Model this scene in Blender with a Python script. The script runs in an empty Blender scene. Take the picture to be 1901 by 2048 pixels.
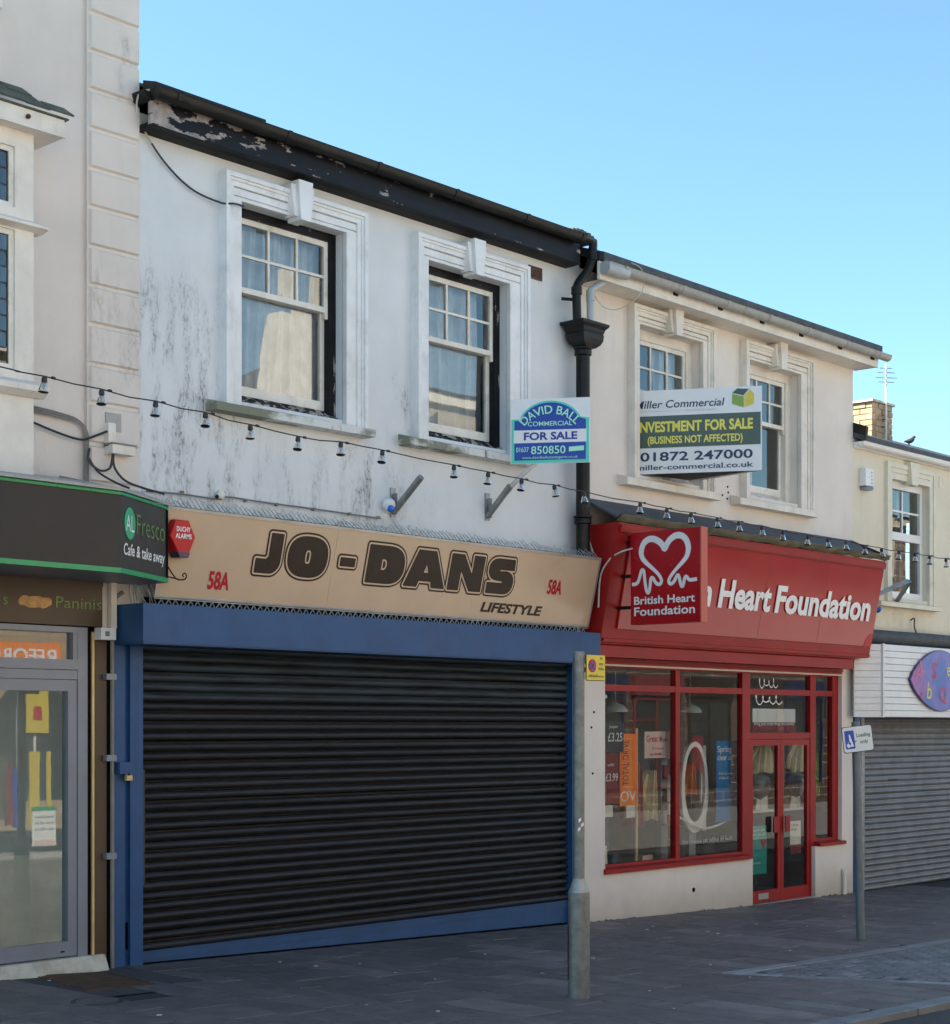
import bpy, math, random
import numpy as np
from mathutils import Vector, Matrix
R = math.radians
rnd = random.Random(58)
SC = bpy.context.scene
COL = SC.collection

# ------------------------------------------------------------------ camera
cam = bpy.data.cameras.new('camera'); cam_o = bpy.data.objects.new('camera', cam); COL.objects.link(cam_o)
cam.sensor_fit = 'HORIZONTAL'; cam.sensor_width = 36.0; cam.lens = 64.01
cam.shift_y = 0.2257
cam.clip_start = 0.1; cam.clip_end = 4000
cam_o.location = (-7.627, -10.206, 1.760)
cam_o.rotation_euler = (R(90), 0, R(42.057 - 90))
SC.camera = cam_o

# ------------------------------------------------------------------ sky, sun, exposure
SUN = Vector((-0.43, 0.60, 0.67)).normalized()          # towards the sun: behind the terrace, to the left
world = bpy.data.worlds.new('World'); SC.world = world; world.use_nodes = True
wt = world.node_tree
bg = wt.nodes['Background']
sky = wt.nodes.new('ShaderNodeTexSky'); sky.sky_type = 'NISHITA'; sky.sun_disc = False
sky.sun_elevation = math.asin(SUN.z); sky.sun_rotation = math.atan2(SUN.x, SUN.y)
sky.altitude = 0; sky.air_density = 1.0; sky.dust_density = 0.3; sky.ozone_density = 3.4
tint = wt.nodes.new('ShaderNodeMix'); tint.data_type = 'RGBA'; tint.blend_type = 'MULTIPLY'; tint.inputs[0].default_value = 1.0; tint.inputs[7].default_value = (.92, 1.09, 1.0, 1)   # the camera's cool white balance
wt.links.new(sky.outputs[0], tint.inputs[6]); wt.links.new(tint.outputs[2], bg.inputs[0]); bg.inputs[1].default_value = 0.058
sun = bpy.data.lights.new('sun', 'SUN'); sun_o = bpy.data.objects.new('sun', sun); COL.objects.link(sun_o)
sun.energy = 5.0; sun.angle = R(0.53); sun.color = (1.0, 0.95, 0.88)
sun_o.rotation_euler = (-SUN).to_track_quat('-Z', 'Y').to_euler(); sun_o.location = (-20, 20, 30)
vs = SC.view_settings; vs.view_transform = 'Standard'; vs.look = 'None'; vs.gamma = 1.0; vs.use_curve_mapping = False
vs.exposure = 2.25
SC.cycles.max_bounces = 8; SC.cycles.diffuse_bounces = 4; SC.cycles.glossy_bounces = 4
SC.cycles.transparent_max_bounces = 12; SC.cycles.caustics_reflective = False; SC.cycles.caustics_refractive = False

# ------------------------------------------------------------------ materials
MAT = {}
def nd(t, typ, ins=None, **props):
    n = t.nodes.new(typ)
    for k, v in props.items(): setattr(n, k, v)
    for k, v in (ins or {}).items():
        if isinstance(v, bpy.types.NodeSocket): t.links.new(v, n.inputs[k])
        else: n.inputs[k].default_value = v
    return n
def mth(t, op, a, b=None, clamp=False):
    ins = {0: a}
    if b is not None: ins[1] = b
    return nd(t, 'ShaderNodeMath', ins, operation=op, use_clamp=clamp).outputs[0]
def sstep(t, x, lo, hi):
    n = nd(t, 'ShaderNodeMapRange', {0: x, 1: lo, 2: hi, 3: 0.0, 4: 1.0}, interpolation_type='SMOOTHSTEP')
    return n.outputs[0]
def mixc(t, f, a, b, mode='MIX'):
    n = nd(t, 'ShaderNodeMix', None, data_type='RGBA', blend_type=mode)
    for s, v in ((n.inputs[0], f), (n.inputs[6], a), (n.inputs[7], b)):
        if isinstance(v, bpy.types.NodeSocket): t.links.new(v, s)
        else: s.default_value = v if not isinstance(v, tuple) or len(v) == 4 else (*v, 1)
    return n.outputs[2]
def noise(t, vec, scale, detail=4, rough=.6):
    return nd(t, 'ShaderNodeTexNoise', {'Vector': vec, 'Scale': scale, 'Detail': detail, 'Roughness': rough}).outputs[0]
def vscale(t, vec, s):
    return nd(t, 'ShaderNodeVectorMath', {0: vec, 1: s}, operation='MULTIPLY').outputs[0]
def newmat(name):
    m = bpy.data.materials.new(name); m.use_nodes = True
    t = m.node_tree; b = t.nodes['Principled BSDF']
    MAT[name] = m
    pos = t.nodes.new('ShaderNodeNewGeometry').outputs['Position']
    return m, t, b, pos
def mat(name, col, rough=.55, metal=0., var=.12, scale=5., bump=.0, bscale=70., dirt=None, dscale=3., damt=.35, spec=.5, streak=0., coat=0., wear=False, wearcol=(.12, .10, .09)):
    m, t, b, pos = newmat(name)
    lo = tuple(c * (1 - var) for c in col); hi = tuple(min(1, c * (1 + var)) for c in col)
    f = sstep(t, noise(t, pos, scale, 5), .3, .7)
    c = mixc(t, f, lo, hi)
    if dirt:
        d = mth(t, 'MULTIPLY', sstep(t, noise(t, pos, dscale, 8, .68), .5, .72), damt)
        c = mixc(t, d, c, dirt)
    if streak:
        s = sstep(t, noise(t, vscale(t, pos, (14, 14, .8)), 1.0, 6, .65), .52, .78)
        c = mixc(t, mth(t, 'MULTIPLY', s, streak), c, tuple(x * .35 for x in col))
    t.links.new(c, b.inputs['Base Color'])
    if wear:
        k = mth(t, 'MULTIPLY', sstep(t, noise(t, vscale(t, pos, (9, 9, 9)), 1., 9, .7), .66, .69), .8)
        c = mixc(t, k, c, wearcol)
        k = mth(t, 'MULTIPLY', sstep(t, noise(t, vscale(t, pos, (3, 3, 40)), 1., 5, .6), .66, .74), .35)
        c = mixc(t, k, c, tuple(min(1, x * 2.2 + .02) for x in col))
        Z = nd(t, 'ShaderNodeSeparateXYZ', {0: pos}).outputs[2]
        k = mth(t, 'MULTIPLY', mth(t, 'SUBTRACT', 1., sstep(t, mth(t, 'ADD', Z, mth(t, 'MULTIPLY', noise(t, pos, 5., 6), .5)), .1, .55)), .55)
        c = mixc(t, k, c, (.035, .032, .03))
    rn = mth(t, 'ADD', rough - .08, mth(t, 'MULTIPLY', noise(t, pos, scale * 3, 4), .16))
    t.links.new(rn, b.inputs['Roughness'])
    b.inputs['Metallic'].default_value = metal
    b.inputs['Specular IOR Level'].default_value = spec
    if coat: b.inputs['Coat Weight'].default_value = coat; b.inputs['Coat Roughness'].default_value = .12
    if bump:
        bn = nd(t, 'ShaderNodeBump', {'Height': noise(t, pos, bscale, 5), 'Strength': bump, 'Distance': .01})
        t.links.new(bn.outputs[0], b.inputs['Normal'])
    return m
def emboss_bump(t, b, h, strength, dist):
    bn = nd(t, 'ShaderNodeBump', {'Height': h, 'Strength': strength, 'Distance': dist})
    t.links.new(bn.outputs[0], b.inputs['Normal'])

def wall_paint(name, col, regions, grime=(.10, .10, .10), base_dirt=.15, lowband=None, bump=.25):
    """painted render; regions = (x0,x1,z0,z1,amount) where black mould runs down the paint"""
    m, t, b, pos = newmat(name)
    sep = nd(t, 'ShaderNodeSeparateXYZ', {0: pos}); X, Z = sep.outputs[0], sep.outputs[2]
    c = mixc(t, sstep(t, noise(t, pos, 1.3, 5), .3, .7), tuple(x * .93 for x in col), tuple(min(1, x * 1.05) for x in col))
    c = mixc(t, mth(t, 'MULTIPLY', sstep(t, noise(t, vscale(t, pos, (7, 7, .6)), 1., 6), .5, .8), base_dirt), c, (col[0] * .62, col[1] * .58, col[2] * .5))
    speck = sstep(t, noise(t, vscale(t, pos, (44, 44, 17)), 1., 8, .72),   .47, .60)
    run = sstep(t, noise(t, vscale(t, pos, (6.5, 6.5, 1.7)), 1., 5, .6), .42, .68)
    pat = mth(t, 'MULTIPLY', speck, run)
    tot = None
    for (x0, x1, z0, z1, amt, fx, fz) in regions:
        k = mth(t, 'MULTIPLY', sstep(t, X, x0 - fx, x0 + fx), mth(t, 'SUBTRACT', 1., sstep(t, X, x1 - fx, x1 + fx)))
        k = mth(t, 'MULTIPLY', k, mth(t, 'MULTIPLY', sstep(t, Z, z0 - fz, z0 + fz), mth(t, 'SUBTRACT', 1., sstep(t, Z, z1 - fz, z1 + fz))))
        k = mth(t, 'MULTIPLY', k, amt)
        tot = k if tot is None else mth(t, 'MAXIMUM', tot, k)
    if tot is not None:
        c = mixc(t, mth(t, 'MULTIPLY', pat, tot, True), c, grime)
        soft = mth(t, 'MULTIPLY', mth(t, 'MULTIPLY', run, tot), .42, True)
        c = mixc(t, soft, c, tuple(x * .55 for x in col))
    # a few isolated spots everywhere
    sp = sstep(t, noise(t, pos, 21., 3, .5), .74, .78)
    c = mixc(t, mth(t, 'MULTIPLY', sp, .35), c, (.2, .19, .17))
    if lowband:   # splash dirt along the foot of the wall
        z0, z1, dc = lowband
        k = mth(t, 'SUBTRACT', 1., sstep(t, mth(t, 'ADD', Z, mth(t, 'MULTIPLY', noise(t, pos, 4., 6), -.25)), z0, z1))
        c = mixc(t, mth(t, 'MULTIPLY', k, .6), c, dc)
    t.links.new(c, b.inputs['Base Color']); b.inputs['Roughness'].default_value = .75
    b.inputs['Specular IOR Level'].default_value = .3
    h = mth(t, 'ADD', noise(t, pos, 3., 4), mth(t, 'MULTIPLY', noise(t, pos, 60., 4), .35))
    emboss_bump(t, b, h, bump, .012)
    return m

def peel(name, top, under, x_fade, amt=.5, scale=(3.2, 3.2, 7.), rough=.45):
    """dark gloss paint flaking off in patches; flaking fades out along +X"""
    m, t, b, pos = newmat(name)
    X = nd(t, 'ShaderNodeSeparateXYZ', {0: pos}).outputs[0]
    n = noise(t, vscale(t, pos, scale), 1., 9, .62)
    thr = mth(t, 'MULTIPLY', sstep(t, X, x_fade[0], x_fade[1]), x_fade[2])
    k = sstep(t, mth(t, 'SUBTRACT', n, thr), amt, amt + .012)
    c = mixc(t, sstep(t, noise(t, pos, 6., 5), .3, .7), tuple(x * .8 for x in top), tuple(x * 1.3 for x in top))
    c = mixc(t, mth(t, 'MULTIPLY', sstep(t, noise(t, vscale(t, pos, (4, 4, 30)), 1., 6), .5, .75), .25), c, tuple(.025 + x for x in top))
    u = mixc(t, sstep(t, noise(t, pos, 9., 5), .35, .65), under, tuple(x * .62 for x in under))
    c = mixc(t, k, c, u)
    t.links.new(c, b.inputs['Base Color']); b.inputs['Roughness'].default_value = rough; b.inputs['Specular IOR Level'].default_value = .2
    emboss_bump(t, b, k, -.4, .006)
    return m

def glass(name, tint=(.92, .96, .96), ior=1.75, rough=.0, dirt=.06):
    m, t, b, pos = newmat(name)
    out = t.nodes['Material Output']; t.nodes.remove(b)
    tr = nd(t, 'ShaderNodeBsdfTransparent', {0: (*tint, 1)})
    gl = nd(t, 'ShaderNodeBsdfGlossy', {'Color': (1, 1, 1, 1), 'Roughness': rough})
    h = noise(t, pos, 2.2, 2)
    bn = nd(t, 'ShaderNodeBump', {'Height': h, 'Strength': .012, 'Distance': .02})
    t.links.new(bn.outputs[0], gl.inputs['Normal'])
    fr = nd(t, 'ShaderNodeFresnel', {'IOR': ior})
    mx = nd(t, 'ShaderNodeMixShader', {0: fr.outputs[0], 1: tr.outputs[0], 2: gl.outputs[0]})
    df = nd(t, 'ShaderNodeBsdfDiffuse', {0: (.5, .5, .48, 1)})
    k = mth(t, 'MULTIPLY', sstep(t, noise(t, vscale(t, pos, (6, 6, 1.5)), 1., 6), .4, .8), dirt)
    mx2 = nd(t, 'ShaderNodeMixShader', {0: k, 1: mx.outputs[0], 2: df.outputs[0]})
    t.links.new(mx2.outputs[0], out.inputs[0])
    return m

# walls
wall_paint('white_render', (.69, .715, .735), [(-.2, 1.0, 3.25, 5.0, 1.1, .3, .5), (.2, 2.9, 3.2, 3.95, .55, .5, .25), (2.08, 2.42, 3.35, 4.1, 1.5, .1, .15), (2.6, 2.85, 4.15, 4.7, .9, .08, .2)], grime=(.075, .085, .085), base_dirt=.10)
wall_paint('cream_render', (.74, .68, .62), [(5.2, 5.9, 5.2, 6.2, .15, .2, .3)], base_dirt=.12, lowband=(-.42, .12, (.33, .27, .2)))
wall_paint('beige_render', (.68, .62, .57), [(-1.8, -.9, 3.35, 3.85, .8, .15, .15), (-.5, 0, 4.2, 5.1, .35, .1, .3), (-.25, 0, 6.35, 6.75, .9, .06, .1)], grime=(.13, .135, .12), base_dirt=.10)
wall_paint('ochre_render', (.72, .67, .54), [(10.9, 12.4, 2.9, 3.35, .35, .2, .1)], grime=(.2, .19, .1), base_dirt=.16)
mat('trim_white', (.76, .77, .78), .5, var=.06, bump=.1, dirt=(.33, .32, .28), damt=.3, dscale=4., streak=.25)
mat('trim_cream', (.74, .69, .62), .55, var=.06, bump=.12, dirt=(.36, .32, .25), damt=.3, dscale=4., streak=.22)
mat('trim_ochre', (.72, .68, .56), .55, var=.06, bump=.1, dirt=(.36, .34, .2), damt=.3)
mat('sash_white', (.74, .71, .64), .5, var=.08, bump=.15, dirt=(.3, .27, .2), damt=.4, dscale=7.)
mat('upvc_white', (.78, .78, .77), .3, var=.03)
peel('sill_black', (.016, .016, .018), (.42, .40, .36), (0, 1, 0), amt=.52, scale=(9, 9, 16))
peel('frame_black', (.007, .007, .009), (.30, .28, .26), (0, 1, 0), amt=.63, scale=(14, 14, 3))
peel('cornice_black', (.007, .007, .010), (.40, .35, .33), (1.0, 3.2, .115), amt=.505, scale=(3.0, 3.0, 8.0))
mat('soffit_black', (.011, .011, .011), .6, var=.2, spec=.15)
mat('gutter_black', (.014, .014, .013), .45, var=.25, dirt=(.05, .045, .035), damt=.4, dscale=6., spec=.25)
mat('iron_black', (.008, .008, .008), .4, var=.3, bump=.35, bscale=40, dirt=(.05, .035, .025), damt=.4, dscale=9., spec=.25)
mat('gutter_grey', (.36, .355, .34), .5, var=.15, dirt=(.10, .11, .05), damt=.6, dscale=5.)
mat('pipe_grey', (.40, .43, .44), .4, var=.1)
mat('slate', (.048, .050, .056), .6, var=.3, scale=8, bump=.4, dirt=(.09, .10, .05), damt=.5)
mat('slate_green', (.075, .085, .06), .7, var=.35, scale=9, bump=.5, dirt=(.14, .15, .10), damt=.6)
mat('moss', (.10, .115, .035), .95, var=.45, scale=22, bump=.8, bscale=90)
mat('mossy_stone', (.17, .175, .125), .85, var=.25, scale=7, bump=.5, dirt=(.09, .11, .03), damt=.75, dscale=6.)
m_, t_, b_, p_ = newmat('sill_stone')
_c = mixc(t_, sstep(t_, noise(t_, vscale(t_, p_, (1.6, 1.6, 3)), 1., 5), .46, .58), (.66, .68, .66, 1), (.20, .21, .155, 1))
_c = mixc(t_, sstep(t_, noise(t_, vscale(t_, p_, (20, 20, 3)), 1., 6), .55, .75), _c, (.13, .14, .10, 1))
t_.links.new(_c, b_.inputs['Base Color']); b_.inputs['Roughness'].default_value = .8
emboss_bump(t_, b_, noise(t_, p_, 40., 5), .4, .01)
# shop 1
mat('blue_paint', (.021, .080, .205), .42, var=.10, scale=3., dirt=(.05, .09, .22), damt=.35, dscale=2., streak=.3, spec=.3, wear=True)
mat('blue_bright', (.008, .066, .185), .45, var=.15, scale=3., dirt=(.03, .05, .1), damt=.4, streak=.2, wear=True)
m_, t_, b_, p_ = newmat('shutter_dark')
_z = nd(t_, 'ShaderNodeSeparateXYZ', {0: p_}).outputs[2]
_c = mixc(t_, sstep(t_, noise(t_, vscale(t_, p_, (3, 3, 30)), 1., 6), .35, .7), (.010, .011, .014, 1), (.022, .023, .028, 1))
_oi = t_.nodes.new('ShaderNodeObjectInfo').outputs['Random']
_c = mixc(t_, mth(t_, 'MULTIPLY', _oi, .45), _c, (.032, .033, .038, 1))
_c = mixc(t_, mth(t_, 'MULTIPLY', sstep(t_, noise(t_, p_, 55., 4, .6), .62, .75), .3), _c, (.12, .12, .13, 1))
_k = mth(t_, 'MULTIPLY', sstep(t_, _z, 1.93, 2.0), sstep(t_, noise(t_, vscale(t_, p_, (1.6, 1.6, 14)), 1., 4), .30, .62))
_c = mixc(t_, _k, _c, (.035, .055, .075, 1))
t_.links.new(_c, b_.inputs['Base Color']); b_.inputs['Roughness'].default_value = .5; b_.inputs['Specular IOR Level'].default_value = .28
emboss_bump(t_, b_, noise(t_, p_, 45., 5), .12, .01)
mat('sign_beige', (.56, .405, .265), .22, var=.05, scale=1.2, dirt=(.42, .30, .19), damt=.3, dscale=1.5, spec=.4)
mat('sign_brown', (.030, .018, .012), .3, var=.1, spec=.2)
mat('sign_cream', (.62, .46, .31), .3, var=.04, spec=.3)
mat('sign_red', (.45, .008, .014), .3, var=.05, spec=.25)
mat('alloy_frame', (.42, .41, .40), .4, metal=.6, var=.1, dirt=(.2, .2, .17), damt=.5)
mat('wire_steel', (.33, .34, .33), .5, metal=.4, var=.2)
mat('alarm_red', (.50, .008, .012), .35, var=.05, spec=.3)
mat('alarm_navy', (.012, .012, .07), .3)
mat('galv', (.30, .31, .31), .5, metal=.5, var=.18, scale=14, dirt=(.14, .12, .10), damt=.4, dscale=5., bump=.1)
mat('galv_pale', (.52, .52, .50), .5, metal=.3, var=.12, scale=14, dirt=(.25, .23, .2), damt=.3, dscale=5.)
mat('lamp_white', (.75, .77, .77), .3, var=.04)
mat('lamp_blue', (.02, .16, .62), .2)
mat('cable_dark', (.03, .03, .032), .6)
mat('cable_grey', (.20, .19, .175), .6, var=.15)
mat('cable_pale', (.48, .46, .40), .6, var=.15)
mat('vent_brown', (.11, .055, .035), .7, var=.2, bump=.3)
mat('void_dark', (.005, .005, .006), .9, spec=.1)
# cafe
mat('cafe_panel', (.034, .029, .025), .45, var=.06, scale=2., spec=.3)
mat('cafe_brown', (.065, .038, .019), .45, var=.12, scale=2.)
mat('cafe_green', (.006, .30, .11), .3, var=.05)
mat('cafe_lime', (.10, .24, .045), .3, var=.05)
mat('cafe_disc', (.008, .38, .16), .3)
mat('cafe_soffit', (.17, .18, .21), .45, var=.1)
mat('cafe_pale', (.80, .88, .90), .5, var=.1)
mat('bread', (.52, .30, .11), .6, var=.25, scale=18)
mat('alu_grey', (.20, .225, .275), .35, metal=.1, var=.05, scale=2., dirt=(.13, .13, .14), damt=.25, dscale=3.)
mat('warm_yellow', (.62, .43, .19), .35, metal=.1, var=.1)
mat('step_stone', (.50, .47, .40), .85, var=.18, scale=10, bump=.7, bscale=35, dirt=(.25, .22, .17), damt=.5)
mat('text_white', (.82, .83, .84), .35, var=.02)
mat('text_navy', (.015, .022, .08), .35, var=.02)
mat('text_blue', (.010, .014, .28), .35, var=.02)
mat('text_black', (.02, .02, .02), .4)
mat('text_pale_green', (.42, .85, .62), .35, var=.03)
mat('text_yellow', (.80, .72, .10), .4, var=.03)
# agents' boards
mat('board_white', (.80, .81, .82), .4, var=.03)
mat('board_blue', (.006, .045, .36), .35, var=.03)
mat('board_teal', (.10, .62, .50), .35, var=.03)
mat('board_green', (.065, .10, .085), .4, var=.04)
mat('house_green', (.22, .36, .06), .4); mat('house_yellow', (.72, .60, .07), .4); mat('house_slate', (.05, .09, .08), .4)
mat('timber_dark', (.05, .045, .04), .7, var=.2, bump=.3)
# charity shop
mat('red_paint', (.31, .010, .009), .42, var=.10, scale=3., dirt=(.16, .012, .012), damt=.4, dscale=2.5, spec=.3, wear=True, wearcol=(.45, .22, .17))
mat('red_fascia', (.36, .006, .008), .14, var=.05, scale=1., spec=.5)
mat('red_sign', (.40, .004, .012), .25, var=.02, spec=.3)
mat('red_edge', (.50, .09, .06), .35, var=.05)
mat('felt', (.062, .070, .088), .75, var=.2, scale=4, bump=.3, dirt=(.12, .125, .12), damt=.4, dscale=7.)
mat('poster_blue', (.02, .20, .50), .3, var=.03); mat('poster_teal', (.04, .36, .34), .3, var=.05)
mat('banner_orange', (1.0, .25, .02), .4, var=.06); mat('poster_pink', (.72, .55, .48), .5, var=.04)
mat('poster_maroon', (.22, .03, .04), .4, var=.06); mat('poster_slate', (.06, .065, .07), .4)
mat('paper', (.75, .75, .70), .6, var=.04)
mat('cloth_cream', (.62, .55, .36), .9, var=.15, scale=14, bump=.2); mat('cloth_rose', (.42, .22, .20), .9, var=.15)
mat('cloth_orange', (.48, .13, .04), .9, var=.25, scale=12); mat('cloth_blue', (.09, .11, .16), .9, var=.2); mat('cloth_dark', (.035, .032, .03), .9, var=.2)
mat('balloon', (.36, .40, .46), .15, var=.05); mat('shade_grey', (.42, .46, .45), .4, var=.05)
mat('shelf_grey', (.24, .26, .27), .4, var=.05); mat('timber_pale', (.55, .44, .28), .6, var=.12)
mat('leaf_green', (.25, .50, .05), .6, var=.3, scale=20)
mat('shop_floor', (.34, .31, .28), .7, var=.1); mat('shop_wall', (.66, .64, .60), .8, var=.05); mat('shop_ceiling', (.75, .75, .74), .8, var=.03)
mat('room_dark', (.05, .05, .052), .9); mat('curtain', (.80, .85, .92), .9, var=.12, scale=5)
mat('curtain_blue', (.06, .16, .42), .9, var=.1)
# end shop
mat('shiplap', (.78, .78, .78), .35, var=.04, dirt=(.45, .44, .4), damt=.2)
mat('shutter_grey', (.19, .19, .205), .42, metal=.4, var=.15, scale=4., dirt=(.12, .115, .11), damt=.4, dscale=3., streak=.2)
mat('blue_jamb', (.05, .16, .42), .4, var=.08)
m_, t_, b_, p_ = newmat('surf_paint')
_c = mixc(t_, sstep(t_, noise(t_, p_, 3.2, 2), .42, .6), (.09, .17, .55, 1), (.20, .20, .58, 1))
_c = mixc(t_, sstep(t_, noise(t_, vscale(t_, p_, (1.5, 1.5, 2.5)), 1.7, 2), .55, .68), _c, (.05, .30, .42, 1))
_x = nd(t_, 'ShaderNodeSeparateXYZ', {0: p_}).outputs[0]
_c = mixc(t_, mth(t_, 'SUBTRACT', 1., sstep(t_, _x, 11.25, 11.75)), _c, (.42, .16, .42, 1))
t_.links.new(_c, b_.inputs['Base Color']); b_.inputs['Roughness'].default_value = .25
mat('surf_pink', (.62, .16, .34), .3); mat('surf_red', (.55, .03, .10), .3); mat('surf_yellow', (.70, .58, .16), .3); mat('surf_edge', (.03, .03, .12), .3)
# street
mat('post_galv', (.17, .175, .17), .45, metal=.45, var=.22, scale=16, dirt=(.30, .31, .29), damt=.35, dscale=7., bump=.12)
mat('post_grey', (.15, .165, .18), .5, metal=.3, var=.12, scale=12)
mat('plate_yellow', (.66, .50, .035), .4, var=.06); mat('plate_white', (.74, .74, .72), .35, var=.03); mat('plate_blue', (.012, .07, .42), .35)
mat('rust', (.085, .038, .018), .85, var=.4, scale=14, bump=.5, dirt=(.045, .03, .02), damt=.6)
mat('litter', (.55, .54, .50), .8)
mat('asphalt', (.050, .050, .053), .9, var=.2, scale=20, bump=.5, bscale=160)
mat('bed', (.026, .026, .029), .95, var=.25, scale=12)
def slabmat(name, col):
    m, t, b, pos = newmat(name)
    oi = t.nodes.new('ShaderNodeObjectInfo').outputs['Random']
    c = mixc(t, sstep(t, noise(t, pos, 5., 6), .3, .7), tuple(x * .82 for x in col), tuple(x * 1.18 for x in col))
    c = mixc(t, sstep(t, oi, 0., 1.), vscale_c(t, c, .88), vscale_c(t, c, 1.10))
    c = mixc(t, sstep(t, oi, .88, .92), c, vscale_c(t, c, 1.26))
    c = mixc(t, mth(t, 'MULTIPLY', sstep(t, noise(t, pos, 1.1, 6), .45, .7), .35), c, tuple(x * .6 for x in col))
    c = mixc(t, mth(t, 'MULTIPLY', sstep(t, noise(t, pos, 38., 2), .70, .74), .4), c, (.2, .2, .2))
    t.links.new(c, b.inputs['Base Color'])
    t.links.new(mth(t, 'ADD', .45, mth(t, 'MULTIPLY', noise(t, pos, 7., 4), .3)), b.inputs['Roughness'])
    emboss_bump(t, b, mth(t, 'ADD', noise(t, pos, 9., 5), mth(t, 'MULTIPLY', noise(t, pos, 90., 4), .5)), .25, .008)
    return m
def vscale_c(t, c, k):
    return mixc(t, 1., c, (k, k, k), 'MULTIPLY')
slabmat('paving', (.122, .106, .103)); slabmat('pale_paving', (.32, .30, .27)); slabmat('sett', (.138, .138, .148)); slabmat('edging', (.19, .20, .215))
slabmat('chimney_brick', (.42, .28, .15))
# opposite side
def stone(name, col, sc=1.):
    m, t, b, pos = newmat(name)
    sep = nd(t, 'ShaderNodeSeparateXYZ', {0: pos})
    v = nd(t, 'ShaderNodeCombineXYZ', {0: mth(t, 'ADD', sep.outputs[0], sep.outputs[1]), 1: sep.outputs[2], 2: 0.}).outputs[0]
    br = nd(t, 'ShaderNodeTexBrick', {'Vector': v, 'Color1': (*col, 1), 'Color2': (col[0] * .75, col[1] * .7, col[2] * .65, 1), 'Mortar': (.5, .45, .36, 1), 'Scale': 1.0, 'Mortar Size': .012, 'Brick Width': .5, 'Row Height': .24})
    c = mixc(t, sstep(t, noise(t, pos, 4., 5), .3, .7), br.outputs[0], tuple(x * .8 for x in col))
    t.links.new(c, b.inputs['Base Color']); b.inputs['Roughness'].default_value = .85
    return m
stone('stone_tan', (.44, .33, .20)); stone('stone_grey', (.40, .34, .25)); mat('opp_render', (.66, .60, .50), .8); stone('opp_shaded', (.10, .062, .045)); mat('opp_dark', (.03, .035, .04), .2)
glass('glass_upper', ior=2.0, dirt=.07); glass('glass_shop', ior=1.45, dirt=.04); glass('glass_door', tint=(.86, .92, .92), ior=1.8, rough=.008, dirt=.10)

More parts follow.
